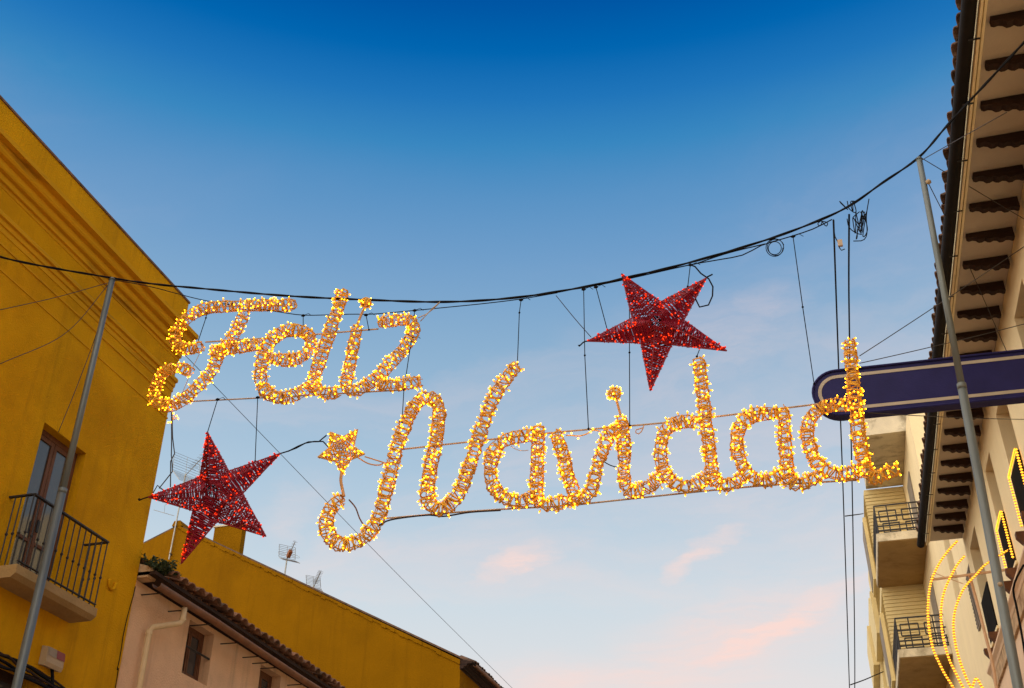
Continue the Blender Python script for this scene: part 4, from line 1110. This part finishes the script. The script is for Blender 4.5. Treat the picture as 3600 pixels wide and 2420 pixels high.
loose(fz, zA([(470, 600), (430, 690), (395, 760), (330, 920), (295, 1000)]), M['palewire'], 0.004)
# ------------------------------------------------------------------ stars
def star(parent, tips, inner, centre, cab, bulbm, thick, turns, nb, wr_=0.0062, br=0.011):
    T = [onY(*q, YS0) for q in tips]; I = [onY(*q, YS0) for q in inner]
    Cn = onY(*centre, YS0)
    fr, wrap, bl_, st_ = MB(), MB(), MB(), MB()
    yv = np.array([0, 1.0, 0])
    for k in range(5):
        t_, a, b = T[k], I[k - 1], I[k]
        for sgn in (-1, 1):
            fr.tube([t_, Cn + yv * thick * sgn], 0.007, 5)
        fr.tube([a, t_], 0.008, 5); fr.tube([t_, b], 0.008, 5)
        base = (a + b) / 2
        q = []
        seg = 8
        for i in range(int(turns * seg) + 1):
            f = i / (turns * seg)
            f = -0.80 + 0.80 * f / 0.25 if f < 0.25 else 0.98 * (f - 0.25) / 0.75
            ang = i / seg * 2 * math.pi
            if f >= 0:
                w = 1 - f; c0 = base + (t_ - base) * f
                hw = (b - a) / 2 * w
            else:
                c0 = base + (Cn - base) * (-f)
                hw = (b - a) / 2 * (1 + f * .22)
            dep = thick * max(0.04, (1 - max(f, 0)) * 0.66 + (0.34 * -min(f, 0)))
            ca, sa = math.cos(ang), math.sin(ang)
            # diamond section
            m = abs(ca) + abs(sa)
            pt = c0 + hw * (ca / m) * 1.04 + yv * dep * 1.15 * (sa / m)
            pt = pt + rng.normal(0, 0.0035, 3) + (t_ - base) * rng.normal(0, .006)
            q.append(pt)
        wrap.tube(np.array(q), wr_, 4, caps=False)
        for i in range(nb):
            f = random.uniform(-0.3, 0.97)
            u = random.uniform(-1, 1)
            s_ = -1 if random.random() < 0.75 else 1
            if f >= 0:
                c0 = base + (t_ - base) * f; hw = (b - a) / 2 * (1 - f)
            else:
                c0 = base + (Cn - base) * (-f); hw = (b - a) / 2 * (1 + f * .5)
            dep = thick * max(.04, (1 - max(f, 0)) * .66 - .34 * min(f, 0)) * (1 - abs(u)) * 1.1
            c = c0 + hw * u + yv * dep * s_
            d = yv * s_ * .7 + hw / max(np.linalg.norm(hw), 1e-5) * u + rng.normal(0, .3, 3); d /= np.linalg.norm(d)
            bulb_at(bl_, st_, c, d, random.uniform(.012, .035), br)
    return fr, wrap, bl_, st_
def put_star(o_thing, data, cab, bulbm, as_part=False):
    fr, wrap, bl_, st_ = data
    f = obj('star_frame', fr, cab, o_thing)
    obj('lamp_cable', wrap, cab, f, kind='stuff')
    obj('bulb_stems', st_, cab, f, kind='stuff')
    obj('bulbs', bl_, bulbm, f, kind='stuff')
    obj('bulb_glass_halo', bl_.glass, M['redhalo'], f, kind='stuff')
tips = c1([(712, 200), (1440, 412), (1297, 1243), (448, 1518), (115, 850)])
inn = c1([(925, 590), (1062, 815), (805, 1095), (565, 985), (635, 650)])
s1 = thing('red_star', 'red light star tilted in front of the antenna, lower left', 'star', tuple(onY(*c1([(810, 830)])[0], YS0)), 'red stars')
put_star(s1, star(s1, tips, inn, c1([(810, 830)])[0], None, None, 0.14, 40, 46, 0.0078, 0.0085), M['redcable'], M['redbulb'])
obj('end_hook', MB().tube(spline(P(c1([(115, 850), (60, 868), (20, 885), (15, 870), (35, 868)]), YS0), .03), 0.008, 5), M['cable'], s1)
tips = c2([(527, 180), (1378, 222), (1582, 952), (815, 1352), (185, 855)])
inn = c2([(920, 462), (1150, 645), (1030, 890), (722, 872), (635, 622)])
s2 = thing('red_star', 'red light star hung from the cable above the letters i and d', 'star', tuple(onY(*c2([(890, 720)])[0], YS0)), 'red stars')
put_star(s2, star(s2, tips, inn, c2([(890, 720)])[0], None, None, 0.14, 40, 46, 0.0078, 0.0085), M['redcable'], M['redbulb'])
obj('end_hook', MB().tube(spline(P(c2([(185, 855), (150, 862), (110, 900), (92, 912), (95, 895), (115, 895)]), YS0), .03), 0.008, 5), M['cable'], s2)
tips = zN([(238, 580), (445, 560), (498, 745), (328, 895), (145, 768)])
inn = zN([(335, 615), (415, 690), (390, 790), (275, 800), (230, 700)])
gs = star(nv_, tips, inn, zN([(325, 710)])[0], None, None, 0.08, 10, 13, 0.0070, 0.0085)
fr = obj('gold_star', gs[0], M['rod'], nv_, label='small gold star on a stalk above the hook of the N')
obj('lamp_cable', gs[1], M['lampcable'], fr, kind='stuff'); obj('bulb_stems', gs[3], M['lampcable'], fr, kind='stuff'); obj('bulbs', gs[2], M['bulb'], fr, kind='stuff'); obj('bulb_glass_halo', gs[2].glass, M['bulbhalo'], fr, kind='stuff')
obj('stalk', MB().tube(spline(P(zN([(325, 885), (318, 940), (328, 1000), (342, 1065)])), .04), 0.017, 6), M['rod'], fr)
